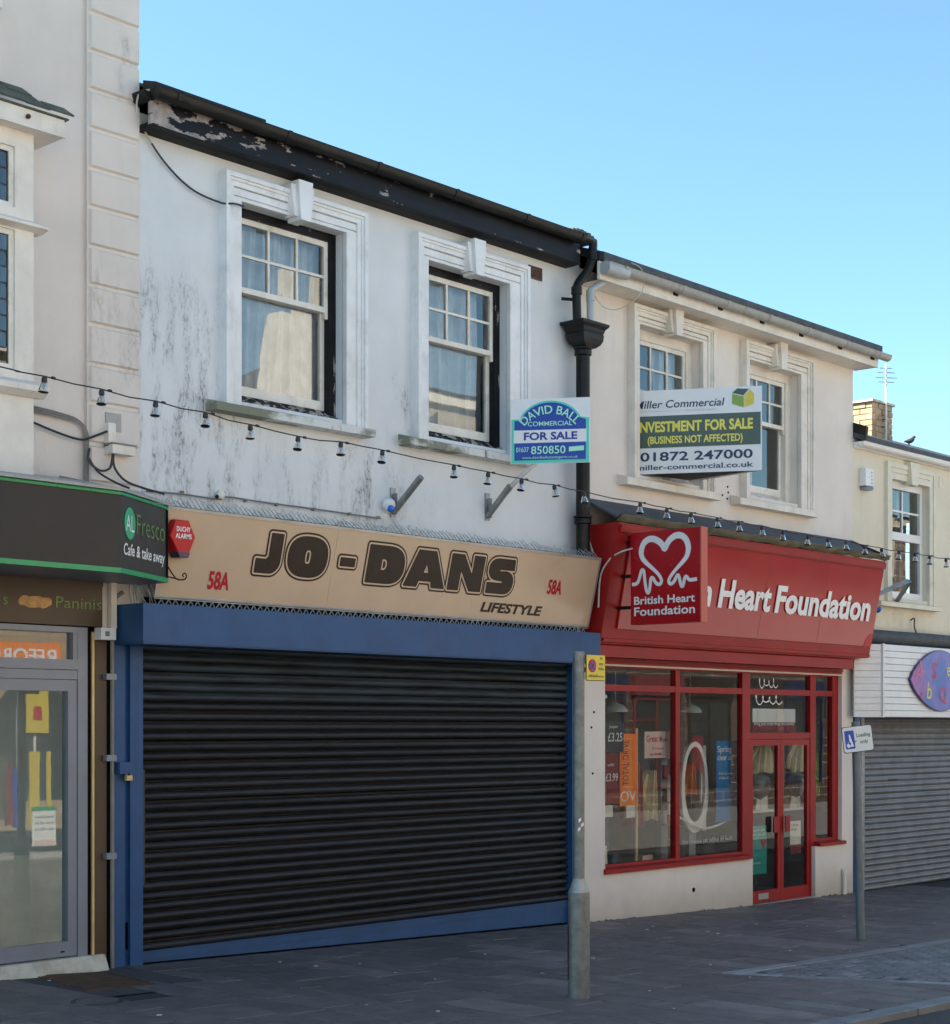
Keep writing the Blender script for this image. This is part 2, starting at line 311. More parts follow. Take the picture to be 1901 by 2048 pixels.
# ------------------------------------------------------------------ mesh helpers
ORG = {}
class MB:
    def __init__(s): s.v = []; s.f = []; s.sm = False
    def poly(s, pts):
        i = len(s.v); s.v += [tuple(p) for p in pts]; s.f.append(tuple(range(i, i + len(pts)))); return s
    def box(s, x0, x1, y0, y1, z0, z1):
        if x0 > x1: x0, x1 = x1, x0
        if y0 > y1: y0, y1 = y1, y0
        if z0 > z1: z0, z1 = z1, z0
        i = len(s.v)
        s.v += [(x0,y0,z0),(x1,y0,z0),(x1,y1,z0),(x0,y1,z0),(x0,y0,z1),(x1,y0,z1),(x1,y1,z1),(x0,y1,z1)]
        s.f += [tuple(i + k for k in q) for q in ((0,3,2,1),(4,5,6,7),(0,1,5,4),(1,2,6,5),(2,3,7,6),(3,0,4,7))]
        return s
    def prism(s, pts, ext):
        """closed prism: polygon pts (3D) swept by vector ext"""
        e = Vector(ext); n = len(pts); i = len(s.v); P = [Vector(p) for p in pts]
        nn = Vector((0, 0, 0))
        for k in range(n): nn += P[k].cross(P[(k + 1) % n])
        if nn.dot(e) > 0: P.reverse()
        s.v += [tuple(p) for p in P] + [tuple(p + e) for p in P]
        s.f.append(tuple(i + k for k in range(n))); s.f.append(tuple(i + n + k for k in reversed(range(n))))
        for k in range(n):
            j = (k + 1) % n
            s.f.append((i + j, i + k, i + n + k, i + n + j))
        return s
    def slab(s, o, ex, ey, ez):
        """oriented box: corner o and three edge vectors"""
        o = Vector(o); ex = Vector(ex); ey = Vector(ey)
        return s.prism([o, o + ex, o + ex + ey, o + ey], ez)
    def tube(s, pts, r, n=8, caps=True):
        P = [Vector(p) for p in pts]; rr = r if isinstance(r, (list, tuple)) else [r] * len(P)
        rings = []; up = None
        for k, p in enumerate(P):
            d = (P[min(k + 1, len(P) - 1)] - P[max(k - 1, 0)]).normalized()
            if up is None:
                up = Vector((0, 0, 1)) if abs(d.z) < .9 else Vector((1, 0, 0))
            a = d.cross(up).normalized(); b = a.cross(d).normalized(); up = b
            i = len(s.v); rings.append(i)
            for q in range(n):
                t = 2 * math.pi * q / n
                s.v.append(tuple(p + a * (math.cos(t) * rr[k]) + b * (math.sin(t) * rr[k])))
        for k in range(len(rings) - 1):
            for q in range(n):
                a, b = rings[k], rings[k + 1]; w = (q + 1) % n
                s.f.append((a + q, a + w, b + w, b + q))
        if caps:
            s.f.append(tuple(rings[0] + q for q in reversed(range(n)))); s.f.append(tuple(rings[-1] + q for q in range(n)))
        return s
    def lathe(s, prof, c, n=16, axis=Vector((0, 0, 1))):
        """prof = [(r, h)], swept round axis through c"""
        A = Vector(axis).normalized(); u = A.orthogonal().normalized(); w = A.cross(u); c = Vector(c); rings = []
        for (r, h) in prof:
            i = len(s.v); rings.append(i)
            for q in range(n):
                t = 2 * math.pi * q / n
                s.v.append(tuple(c + A * h + u * (math.cos(t) * r) + w * (math.sin(t) * r)))
        for k in range(len(rings) - 1):
            for q in range(n):
                a, b = rings[k], rings[k + 1]; e = (q + 1) % n
                s.f.append((a + q, a + e, b + e, b + q))
        s.f.append(tuple(rings[0] + q for q in reversed(range(n)))); s.f.append(tuple(rings[-1] + q for q in range(n)))
        return s
    def grid(s, fn, nu, nv):
        i = len(s.v)
        for a in range(nu + 1):
            for b in range(nv + 1): s.v.append(tuple(fn(a / nu, b / nv)))
        for a in range(nu):
            for b in range(nv):
                k = i + a * (nv + 1) + b; s.f.append((k, k + nv + 1, k + nv + 2, k + 1))
        return s
    def wall(s, x0, x1, z0, z1, y0, y1, holes):
        """thick wall in the XZ plane with rectangular holes (hx0,hx1,hz0,hz1)"""
        xs = sorted({x0, x1, *[h[0] for h in holes], *[h[1] for h in holes]}); zs = sorted({z0, z1, *[h[2] for h in holes], *[h[3] for h in holes]})
        xs = [x for x in xs if x0 <= x <= x1]; zs = [z for z in zs if z0 <= z <= z1]
        def solid(a, b):
            if a < 0 or b < 0 or a >= len(xs) - 1 or b >= len(zs) - 1: return False
            cx = (xs[a] + xs[a + 1]) / 2; cz = (zs[b] + zs[b + 1]) / 2
            return not any(h[0] < cx < h[1] and h[2] < cz < h[3] for h in holes)
        for a in range(len(xs) - 1):
            for b in range(len(zs) - 1):
                if not solid(a, b): continue
                A, B, Cc, D = xs[a], xs[a + 1], zs[b], zs[b + 1]
                s.poly([(A,y0,Cc),(B,y0,Cc),(B,y0,D),(A,y0,D)]); s.poly([(A,y1,Cc),(A,y1,D),(B,y1,D),(B,y1,Cc)])
                if not solid(a - 1, b): s.poly([(A,y0,Cc),(A,y0,D),(A,y1,D),(A,y1,Cc)])
                if not solid(a + 1, b): s.poly([(B,y0,Cc),(B,y1,Cc),(B,y1,D),(B,y0,D)])
                if not solid(a, b - 1): s.poly([(A,y0,Cc),(A,y1,Cc),(B,y1,Cc),(B,y0,Cc)])
                if not solid(a, b + 1): s.poly([(A,y0,D),(B,y0,D),(B,y1,D),(A,y1,D)])
        return s
    def frame(s, x0, x1, z0, z1, w, y0, y1, wb=None, wt=None):
        """rectangular ring: stiles full height, rails between"""
        wb = w if wb is None else wb; wt = w if wt is None else wt
        s.box(x0, x0 + w, y0, y1, z0, z1); s.box(x1 - w, x1, y0, y1, z0, z1)
        if wb: s.box(x0 + w, x1 - w, y0, y1, z0, z0 + wb)
        if wt: s.box(x0 + w, x1 - w, y0, y1, z1 - wt, z1)
        return s
def mesh_obj(name, verts, faces, m, parent=None, smooth=False, loc=None):
    org = ORG[parent.name] if parent else Vector(loc if loc is not None else (0, 0, 0))
    me = bpy.data.meshes.new(name)
    me.from_pydata([tuple(Vector(p) - org) for p in verts], [], faces); me.update()
    if m: me.materials.append(MAT[m] if isinstance(m, str) else m)
    if smooth:
        for p in me.polygons: p.use_smooth = True
        try: me.set_sharp_from_angle(angle=R(40))
        except Exception: pass
    o = bpy.data.objects.new(name, me); COL.objects.link(o)
    if parent: o.parent = parent
    else: o.location = org
    ORG[o.name] = org
    return o
def part(mb, name, m, parent, smooth=False, label=None):
    o = mesh_obj(name, mb.v, mb.f, m, parent, smooth)
    if label: o['label'] = label
    return o
def thing(name, label, cat, loc=(0, 0, 0), group=None):
    o = bpy.data.objects.new(name, None); COL.objects.link(o); o.location = loc; o.empty_display_size = .1
    ORG[o.name] = Vector(loc); o['label'] = label; o['category'] = cat
    if group: o['group'] = group
    return o
def solo(mb, name, m, label, cat, loc=(0, 0, 0), smooth=False, group=None):
    o = mesh_obj(name, mb.v, mb.f, m, None, smooth, loc); o['label'] = label; o['category'] = cat
    if group: o['group'] = group
    return o
def struct(mb, name, m, smooth=False):
    o = mesh_obj(name, mb.v, mb.f, m, None, smooth); o['kind'] = 'structure'; return o

# ---- lettering: built-in font or drawn outlines, turned into thin meshes
def curve_mesh(cu):
    o = bpy.data.objects.new('tmp', cu); me = bpy.data.meshes.new_from_object(o)
    v = [tuple(p.co) for p in me.vertices]; f = [tuple(p.vertices) for p in me.polygons]
    bpy.data.objects.remove(o); bpy.data.curves.remove(cu); bpy.data.meshes.remove(me)
    return v, f
def text_flat(body, bold=0., shear=0., spacing=1., extr=.0):
    cu = bpy.data.curves.new('t', 'FONT'); cu.body = body; cu.size = 1.; cu.offset = bold; cu.shear = shear
    cu.space_character = spacing; cu.resolution_u = 3; cu.extrude = extr; cu.fill_mode = 'BOTH' if hasattr(cu, 'fill_mode') else cu.fill_mode
    return curve_mesh(cu)
_v, _f = text_flat('H'); CAPH = max(p[1] for p in _v)
def place2d(v2, f, o, ex, ey, name, m, parent, lift=.004):
    """flat letter mesh (x,y,z~0) -> world plane o + x ex + y ey, thin slab standing proud of the plane"""
    o = Vector(o); ex = Vector(ex).normalized(); ey = Vector(ey).normalized(); n = ex.cross(ey)
    vv = [tuple(o + ex * p[0] + ey * p[1] + n * (lift + p[2])) for p in v2]
    return mesh_obj(name, vv, f, m, parent)
def lettering(body, m, parent, o, ex, ey, h, w=None, bold=.01, shear=0., align='L', spacing=1., lift=.004, name='lettering', arc=None):
    v, f = text_flat(body, bold, shear, spacing)
    x0 = min(p[0] for p in v); x1 = max(p[0] for p in v); sy = h / CAPH; sx = sy if w is None else w / (x1 - x0)
    off = 0 if align == 'L' else -(x1 - x0) * sx / 2 if align == 'C' else -(x1 - x0) * sx
    v2 = [((p[0] - x0) * sx + off, p[1] * sy, 0) for p in v]
    if arc:            # bend along an arch: arc = (radius)
        v2 = [((arc + y) * math.sin(x / arc), (arc + y) * math.cos(x / arc) - arc, 0) for x, y, _ in v2]
    return place2d(v2, f, o, ex, ey, name, m, parent, lift)
def outline(splines, offset=0., res=1):
    cu = bpy.data.curves.new('c', 'CURVE'); cu.dimensions = '2D'; cu.fill_mode = 'BOTH'; cu.offset = offset
    for pts in splines:
        sp = cu.splines.new('POLY'); sp.points.add(len(pts) - 1)
        for q, p in zip(sp.points, pts): q.co = (p[0], p[1], 0, 1)
        sp.use_cyclic_u = True
    return curve_mesh(cu)
def grown(splines, off, step=.0045):
    """outlines grown by off: distance field of the drawn letter, traced by marching squares"""
    allp = np.array([p for s in splines for p in s]); m = off + 3 * step
    x0, y0 = allp.min(0) - m; x1, y1 = allp.max(0) + m
    xs = np.arange(x0, x1, step); ys = np.arange(y0, y1, step); X, Y = np.meshgrid(xs, ys, indexing='ij')
    dist = np.full(X.shape, 9.); inside = np.zeros(X.shape, bool)
    for s in splines:
        for (ax, ay), (bx, by) in zip(s, list(s[1:]) + [s[0]]):
            L = (bx - ax) ** 2 + (by - ay) ** 2
            if L < 1e-10: continue
            t = np.clip(((X - ax) * (bx - ax) + (Y - ay) * (by - ay)) / L, 0, 1)
            dist = np.minimum(dist, np.hypot(X - ax - t * (bx - ax), Y - ay - t * (by - ay)))
            if ay != by:
                cr = ((ay > Y) != (by > Y)) & (X < (bx - ax) * (Y - ay) / (by - ay) + ax); inside ^= cr
    F = np.where(inside, dist, -dist) + off
    seg = {}; pt = {}
    def cut(p, q):
        p, q = min(p, q), max(p, q); k = (p, q)
        if k not in pt:
            t = F[p] / (F[p] - F[q]); pt[k] = (float(xs[p[0]] + (xs[q[0]] - xs[p[0]]) * t), float(ys[p[1]] + (ys[q[1]] - ys[p[1]]) * t))
        return k
    pos = F > 0
    mixed = np.argwhere((pos[:-1, :-1] != pos[1:, :-1]) | (pos[1:, :-1] != pos[1:, 1:]) | (pos[1:, 1:] != pos[:-1, 1:]))
    for i, j in mixed.tolist():
        C4 = ((i, j), (i + 1, j), (i + 1, j + 1), (i, j + 1)); E = []
        for k in range(4):
            p, q = C4[k], C4[(k + 1) % 4]
            if pos[p] != pos[q]: E.append((cut(p, q), bool(pos[p])))
        for k in range(len(E)):
            if E[k][1]: seg[E[k][0]] = E[(k + 1) % len(E)][0]
    loops = []
    while seg:
        st, nx = seg.popitem(); lp = [pt[st]]
        while nx != st and nx in seg: lp.append(pt[nx]); nx = seg.pop(nx)
        if len(lp) > 8: loops.append(lp)
    return loops
def smallprint(parent, o, ex, ey, w, h, m, seed=0, lift=.003):
    """a line of print too small to read: a row of little strokes"""
    r = random.Random(seed); o = Vector(o); ex = Vector(ex).normalized(); ey = Vector(ey).normalized(); n = ex.cross(ey); x = 0; mb = MB()
    while x < w:
        s = h * r.uniform(.3, .6); t = h * r.choice([.65, .65, 1.])
        for k in range(2): mb.poly([o + ex * (x + k * s * .6) + n * lift, o + ex * (x + k * s * .6 + s * .25) + n * lift, o + ex * (x + k * s * .6 + s * .25) + ey * t + n * lift, o + ex * (x + k * s * .6) + ey * t + n * lift])
        mb.poly([o + ex * (x + s * .26) + ey * (t * .4) + n * lift, o + ex * (x + s * .58) + ey * (t * .4) + n * lift, o + ex * (x + s * .58) + ey * (t * .6) + n * lift, o + ex * (x + s * .26) + ey * (t * .6) + n * lift])
        x += s + h * (.12 if r.random() < .8 else .5)
    p = part(mb, 'small_print', m, parent); p['kind'] = 'stuff'; return p
def flat_poly(pts, o, ex, ey, name, m, parent, lift=.003, thick=.002):
    o = Vector(o); ex = Vector(ex).normalized(); ey = Vector(ey).normalized(); n = ex.cross(ey)
    mb = MB().prism([o + ex * x + ey * y + n * lift for x, y in pts], n * -thick)
    return part(mb, name, m, parent)
def arc_pts(cx, cy, rx, ry, a0, a1, n=10, p=2.0):
    out = []
    for k in range(n + 1):
        a = R(a0 + (a1 - a0) * k / n); c, s_ = math.cos(a), math.sin(a)
        out.append((cx + rx * math.copysign(abs(c) ** (2 / p), c), cy + ry * math.copysign(abs(s_) ** (2 / p), s_)))
    return out
def ribbon(pts, w, cl=False):
    """flat stroke polygon of a polyline: list of quads as 2D vertices/faces"""
    P = [Vector((p[0], p[1])) for p in pts]; W = w if isinstance(w, list) else [w] * len(P); v = []; f = []
    for k, p in enumerate(P):
        d = (P[min(k + 1, len(P) - 1)] - P[max(k - 1, 0)]).normalized(); nrm = Vector((-d.y, d.x))
        v += [(*(p + nrm * W[k] / 2), 0), (*(p - nrm * W[k] / 2), 0)]
    for k in range(len(P) - 1): f.append((2 * k, 2 * k + 1, 2 * k + 3, 2 * k + 2))
    return v, f
def smooth_pts(pts, n=6):
    """Catmull-Rom through the points"""
    P = [Vector(p) for p in pts]; out = []
    for k in range(len(P) - 1):
        p0 = P[max(k - 1, 0)]; p1 = P[k]; p2 = P[k + 1]; p3 = P[min(k + 2, len(P) - 1)]
        for q in range(n):
            t = q / n
            out.append(.5 * ((2 * p1) + (p2 - p0) * t + (2 * p0 - 5 * p1 + 4 * p2 - p3) * t * t + (3 * p1 - p0 - 3 * p2 + p3) * t ** 3))
    out.append(P[-1]); return out

# ------------------------------------------------------------------ ground
def g(x):
    K = [(-60, .25), (-3, .07), (-.4, .012), (0, -.004), (5, -.140), (8.2, -.212), (10.4, -.232), (60, -.6)]
    for (a, za), (b, zb) in zip(K, K[1:]):
        if x <= b: return za + (zb - za) * max(0, (x - a)) / (b - a)
    return K[-1][1]
GX = [-60, -20, -8, -3, -1.5, -.4, 0, 1.25, 2.5, 3.75, 5, 6.6, 8.2, 9.3, 10.4, 14, 25, 60]
def gsheet(name, m, y0, y1, dz, xs=GX):
    mb = MB()
    for a, b in zip(xs, xs[1:]):
        mb.poly([(a, y0, g(a) + dz), (b, y0, g(b) + dz), (b, y1, g(b) + dz), (a, y1, g(a) + dz)])
    return struct(mb, name, m)
mb = MB()
mb.poly([(-900, -900, -1.4), (900, -900, -1.4), (900, 900, -1.4), (-900, 900, -1.4)])
struct(mb, 'ground', 'asphalt')
pavement = gsheet('pavement', 'bed', -4.99, .6, -.014)
gsheet('road', 'asphalt', -6.6, -4.99, -.045)
gsheet('far_pavement', 'pale_paving', -16.5, -6.6, -.03)
# paving slabs: long side runs away from the shopfronts
def clip(poly, nx, ny, k):
    """keep the part of a 2D polygon where nx*x + ny*y <= k"""
    out = []
    for p, q in zip(poly, poly[1:] + poly[:1]):
        dp, dq = nx * p[0] + ny * p[1] - k, nx * q[0] + ny * q[1] - k
        if dp <= 0: out.append(p)
        if dp * dq < 0: t = dp / (dp - dq); out.append((p[0] + (q[0] - p[0]) * t, p[1] + (q[1] - p[1]) * t))
    return out
def stone_piece(poly, name, m, parent, j=0., ch=.004, h=.03):
    cx = sum(p[0] for p in poly) / len(poly); cy = sum(p[1] for p in poly) / len(poly); n = len(poly)
    inn = [(cx + (x - cx) * (1 - ch / max(.02, abs(x - cx))) if abs(x - cx) > .005 else x, cy + (y - cy) * (1 - ch / max(.02, abs(y - cy))) if abs(y - cy) > .005 else y) for x, y in poly]
    v = [(x, y, g(x) - h) for x, y in poly] + [(x, y, g(x) - .005 + j) for x, y in poly] + [(x, y, g(x) + j) for x, y in inn]
    f = [(k, (k + 1) % n, n + (k + 1) % n, n + k) for k in range(n)] + [(n + k, n + (k + 1) % n, 2 * n + (k + 1) % n, 2 * n + k) for k in range(n)] + [tuple(range(2 * n, 3 * n))]
    return mesh_obj(name, v, f, m, parent)
SLN = .537                      # the bay's side line: x = 3 + SLN * (-3.22 - y)
x = -2.75
while x < 11.6:
    w = rnd.choice([.22, .30, .30, .38]); y = -.002
    ymin = max(-4.84, -1.67 - .75 * (x + w + 2.24) - .55)
    if x > 3.9: ymin = max(ymin, -3.08)
    first = True
    while y > ymin:
        L = rnd.uniform(.45, 1.0) * (.6 if first and rnd.random() < .6 else 1); first = False
        y1 = max(y - L, -4.845)
        if x > 2.7 and y > -3.085: y1 = max(y1, -3.085)
        if y - y1 < .05: break
        a, b = x + .006, x + w - .006; c, d = y1 + .006, y - .006
        poly = [(a, c), (b, c), (b, d), (a, d)]
        if d < -3.0 and x > 2.5: poly = clip(poly, 1., SLN, 3.0 - 3.22 * SLN - .006)
        if len(poly) > 2 and not (-1.25 < (a + b) / 2 < -.3 and -1.05 < (c + d) / 2 < 0):
            stone_piece(poly, 'paving_slab', 'paving', pavement, rnd.uniform(-.002, .002))
        y = y1
    x += w
mb = MB()      # ground under the covers is tarmac-like infill
mb.poly([(-1.35, -1.2, g(-1.35) - .003), (-.2, -1.2, g(-.2) - .003), (-.2, 0, g(-.2) - .003), (-1.35, 0, g(-1.35) - .003)])
infill = part(mb, 'tarmac_patch', 'asphalt', pavement)
# loading bay of setts with a pale edging
gx = [2.98, 3.75, 5, 6.6, 8.2, 9.3, 10.4, 14, 20]
bay = gsheet('loading_bay', 'bed', -4.855, -3.10, -.013, gx)
def sett_mesh(w, d):
    c = .006; h = .02
    v = [(-w, -d, -h), (w, -d, -h), (w, d, -h), (-w, d, -h), (-w, -d, -.006), (w, -d, -.006), (w, d, -.006), (-w, d, -.006), (-w + c, -d + c, 0), (w - c, -d + c, 0), (w - c, d - c, 0), (-w + c, d - c, 0)]
    f = [(0,1,5,4),(1,2,6,5),(2,3,7,6),(3,0,4,7),(4,5,9,8),(5,6,10,9),(6,7,11,10),(7,4,8,11),(8,9,10,11)]
    return v, f
sv, sf = sett_mesh(.091, .041); sme = bpy.data.meshes.new('sett'); sme.from_pydata(sv, [], sf); sme.materials.append(MAT['sett'])
far = MB(); count = 0
for r_ in range(16):
    yy = -3.272 - r_ * .1
    xl = 3.0 + SLN * (-3.22 - yy) + .13
    for k in range(70):
        xx = 3.01 + k * .2 + (.1 if r_ % 2 else 0)
        if xx > 16: break
        if xx - .1 < xl - .02: continue
        seen = yy > -3.2 - (7.6 - xx) * .42 - .2 and xx < 8.4
        z = g(xx) - .001 + rnd.uniform(-.002, .002)
        if seen and count < 290:
            o = bpy.data.objects.new('sett', sme); COL.objects.link(o); o.parent = bay; o.location = (xx, yy, z); o.rotation_euler = (rnd.uniform(-.01, .01), .023, 0); count += 1
        else:
            i = len(far.v); far.v += [(p[0] + xx, p[1] + yy, p[2] + z) for p in sv]; far.f += [tuple(i + q for q in ff) for ff in sf]
o = part(far, 'far_setts', 'sett', bay); o['kind'] = 'stuff'
for k in range(14):          # edging stones, along the back and down the side of the bay
    a = 3.0 + k * .9; b = a + .885
    stone_piece([(a, -3.215), (b, -3.215), (b, -3.10), (a, -3.10)], 'edging_stone', 'edging', bay, .003)
for k in range(6):
    y0 = -3.225 - k * .27; y1 = y0 - .258; xa = 3.0 + SLN * (-3.22 - y0); xb = 3.0 + SLN * (-3.22 - y1)
    stone_piece([(xb, y1), (xb + .125, y1), (xa + .125, y0), (xa, y0)], 'edging_stone', 'edging', bay, .003)
kb = bpy.data.objects.new('kerb', None); COL.objects.link(kb); kb['kind'] = 'structure'; ORG['kerb'] = Vector((0, 0, 0))
for k in range(22):
    a = -4 + k * .92; b = a + .905
    stone_piece([(a, -5.0), (b, -5.0), (b, -4.855), (a, -4.855)], 'kerb_stone', 'edging', kb, .002, h=.12)
# rusty access cover and round cover in front of the cafe
t = thing('access_cover', 'rusty rectangular steel cover in the pavement before the cafe step', 'cover', (-.8, -.5, g(-.8)))
q = [(-.95, -.06), (-.46, -.19), (-.60, -.95), (-1.10, -.90)]
part(MB().prism([(a, b, g(a) - .02) for a, b in q], (0, 0, .0195)), 'plate', 'rust', t)
fr = MB()
for k in range(4):
    a, b = q[k], q[(k + 1) % 4]; fr.tube([(a[0], a[1], g(a[0]) - .003), (b[0], b[1], g(b[0]) - .003)], .007, 4)
part(fr, 'rim', 'rust', t)
t = thing('round_cover', 'small round iron cover sunk in the pavement', 'cover', (-1.34, -1.34, g(-1.34)))
part(MB().lathe([(.135, -.02), (.135, .006), (.128, .008)], (-1.34, -1.34, g(-1.34)), 24), 'lid', 'paving', t)
part(MB().lathe([(.165, -.02), (.165, .004), (.140, .005), (.140, -.02)], (-1.34, -1.34, g(-1.34)), 24), 'ring', 'cable_dark', t)
lt = MB()
for k in range(46):
    a = rnd.uniform(-1.9, 9); b = rnd.uniform(-4.3, -.2)
    if b < -1.67 - .75 * (a + 2.24) or (a > 3 and b < -3.1): continue
    s_ = rnd.uniform(.008, .02); z = g(a) + .004
    th = rnd.random() * 6
    lt.prism([(a + s_ * math.cos(th + q * 1.57) * (1 + .3 * (q % 2)), b + s_ * math.sin(th + q * 1.57), z) for q in range(4)], (0, 0, .003))
o = mesh_obj('litter_specks', lt.v, lt.f, 'litter'); o['kind'] = 'stuff'; o['label'] = 'pale specks of chewing gum and litter on the pavement'; o['category'] = 'litter'

# ------------------------------------------------------------------ sash windows
def uframe(mb, x0, x1, zb, zt, w, y0, y1):
    mb.box(x0, x0 + w, y0, y1, zb, zt); mb.box(x1 - w, x1, y0, y1, zb, zt); mb.box(x0 + w, x1 - w, y0, y1, zt - w, zt)
def curtain(parent, x0, x1, z0, z1, y, m='curtain', folds=7, seed=0, taper=0., name='curtain'):
    r = random.Random(seed); ph = [r.uniform(0, 6.3) for _ in range(5)]
    def fn(u, v):
        x = x0 + (x1 - x0) * u + taper * (1 - v) * (1 - u)
        d = .022 * math.sin(folds * 6.28 * u + ph[0] + .8 * math.sin(3 * v + ph[1])) + .014 * math.sin(folds * 2.37 * 6.28 * u + ph[2]) + .012 * math.sin(5 * v + 9 * u + ph[3])
        return (x, y + d, z0 + (z1 - z0) * v + .02 * math.sin(9 * u + ph[4]) * (1 - v))
    return part(MB().grid(fn, 60, 10), name, m, parent, True)
def sash_window(house, x0, x1, zb, zt, ox0, ox1, ozt, kx, sx0, sx1, sz0, sz1, meet, trim, frame_m, sash_m, sill_m, fy=.083, fw=.075, fwt=.07, nx=3, glass_m='glass_upper', curt=None, sillp=None, deep=.0):
    """window part (box frame) with sashes, panes, architrave, keystone and sill as its pieces"""
    mb = MB(); mb.box(x0 - .02, x0 + fw, fy, fy + .13, zb, zt + .02); mb.box(x1 - fw, x1 + .02, fy, fy + .13, zb, zt + .02)
    mb.box(x0 + fw, x1 - fw, fy, fy + .13, zt - fwt, zt + .02)
    win = part(mb, 'window', frame_m, house)
    a, b = x0 + fw, x1 - fw; ys = fy + .018
    st = MB(); st.frame(a, b, meet, zt - fwt, .042, ys, ys + .04, wb=.045, wt=.045)
    gx0, gx1, gz0, gz1 = a + .042, b - .042, meet + .045, zt - fwt - .045
    st.box(a - .004, a + .03, ys, ys + .04, meet - .05, meet); st.box(b - .03, b + .004, ys, ys + .04, meet - .05, meet)   # horns
    part(st, 'upper_sash', sash_m, win)
    bw = .022; cw = (gx1 - gx0 - (nx - 1) * bw) / nx; rows = 2; ch = (gz1 - gz0 - bw) / 2
    for k in range(nx - 1):
        xx = gx0 + (k + 1) * cw + k * bw; part(MB().box(xx, xx + bw, ys + .004, ys + .034, gz0, gz1), 'glazing_bar', sash_m, win)
    for k in range(nx):
        xx = gx0 + k * (cw + bw); part(MB().box(xx, xx + cw, ys + .006, ys + .032, gz0 + ch, gz0 + ch + bw), 'glazing_bar', sash_m, win)
    for k in range(nx):
        for r_ in range(2):
            xx = gx0 + k * (cw + bw); zz = gz0 + r_ * (ch + bw)
            jx = rnd.uniform(-.0015, .0015); jz = rnd.uniform(-.0015, .0015)
            part(MB().poly([(xx, ys + .02 + jx, zz), (xx + cw, ys + .02 - jx, zz), (xx + cw, ys + .02 - jx + jz, zz + ch), (xx, ys + .02 + jx + jz, zz + ch)]), 'pane', glass_m, win)
    lz0 = zb + .085; yl = ys + .045
    st = MB(); st.frame(a, b, lz0, meet + .04, .045, yl, yl + .04, wb=.075, wt=.04)
    part(st, 'lower_sash', sash_m, win)
    part(MB().poly([(a + .045, yl + .02, lz0 + .075), (b - .045, yl + .02, lz0 + .075), (b - .045, yl + .02, meet), (a + .045, yl + .02, meet)]), 'pane', glass_m, win)
    # weathered timber sub-sill with a crumbled edge
    def ssf(u, v):
        r = rr_[min(39, int(u * 40))]
        y_, z_ = ((fy - .03, zb - .012), (fy - .025, zb + .022), (fy + .03, zb + .045), (fy + .075, zb + .088))[int(round(v * 3))]
        return (x0 + (x1 - x0) * u, y_ - (r * .012 if 0 < v < 1 else 0), z_ + (r * .014 if 0 < v < 1 else 0))
    rr_ = [rnd.uniform(-1, 1) for _ in range(40)]
    part(MB().grid(ssf, 40, 3), 'sub_sill', sillp or frame_m, win)
    # moulded surround
    ar = MB(); uframe(ar, ox0, ox1, sz1, ozt, .035, -.092, .004); uframe(ar, ox0 + .035, ox1 - .035, sz1, ozt - .035, .022, -.075, .004)
    uframe(ar, ox0 + .057, ox1 - .057, sz1, ozt - .057, .040, -.062, .004)
    w2 = (x0 - ox0) - .097
    ar.box(ox0 + .097, x0, -.048, .004, sz1, zt); ar.box(x1, ox1 - .097, -.048, .004, sz1, zt)
    hz = ozt - .097; ar.box(ox0 + .097, ox1 - .097, -.048, .004, zt + .035, hz - .012) if hz - .012 > zt + .04 else None
    ar.box(ox0 + .097, ox1 - .097, -.030, .004, hz - .012, hz)
    ar.box(ox0 + .097, ox1 - .097, -.048, .004, zt, zt + .022); ar.box(ox0 + .097, ox1 - .097, -.030, .004, zt + .022, zt + .035)
    part(ar, 'architrave', trim, win)
    ky = MB()
    zk0, zk1 = zt - .045, ozt + .075
    ky.prism([(kx - .052, -.155, zk0), (kx + .052, -.155, zk0), (kx + .076, -.155, zk1), (kx - .076, -.155, zk1)], (0, .16, 0))
    for s in (-1, 1):
        ky.prism([(kx + s * .0535, -.118, zk0 + .03), (kx + s * .088, -.118, zk0 + .03), (kx + s * .125, -.118, zk1 - .035), (kx + s * .0765, -.118, zk1 - .035)], (0, .122, 0))
    part(ky, 'keystone', trim, win)
    sl = MB(); sl.prism([(sx0, -.135, sz0), (sx0, -.135, sz1 - .012), (sx0, -.09, sz1), (sx0, fy, zb - .004), (sx0, fy, sz0)], (sx1 - sx0, 0, 0))
    part(sl, 'sill', sill_m, win)
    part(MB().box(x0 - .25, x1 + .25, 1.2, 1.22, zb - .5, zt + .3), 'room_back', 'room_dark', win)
    if curt:
        for c in curt: curtain(win, **c)
    return win

# ------------------------------------------------------------------ white house over the shuttered shop
h1 = thing('white_house', 'white rendered house with mouldy stains and a black peeling cornice', 'house', (2.5, 0, -.05))
W1 = (.920, 2.046, 4.300, 5.850); W2 = (3.030, 4.118, 4.300, 5.828)
part(MB().wall(-.052, 5.195, -.3, 6.30, 0, .25, [W1, W2, (-.02, 5.168, -.3, 2.66)]), 'wall', 'white_render', h1)
sash_window(h1, *W1, .735, 2.255, 6.045, 1.497, .600, 2.300, 4.178, 4.250, 5.190, 'trim_white', 'frame_black', 'sash_white', 'sill_stone', sillp='sill_black',
    curt=[dict(x0=1.16, x1=2.04, z0=4.36, z1=5.86, y=.25, folds=6, seed=3, taper=-.10), dict(x0=.93, x1=1.12, z0=4.9, z1=5.86, y=.45, m='curtain_blue', folds=2, seed=8)])
sash_window(h1, *W2, 2.860, 4.355, 6.025, 3.585, 2.700, 4.400, 4.172, 4.245, 5.170, 'trim_white', 'frame_black', 'sash_white', 'sill_stone', sillp='sill_black',
    curt=[dict(x0=3.05, x1=3.95, z0=4.34, z1=5.86, y=.25, folds=5, seed=5)])
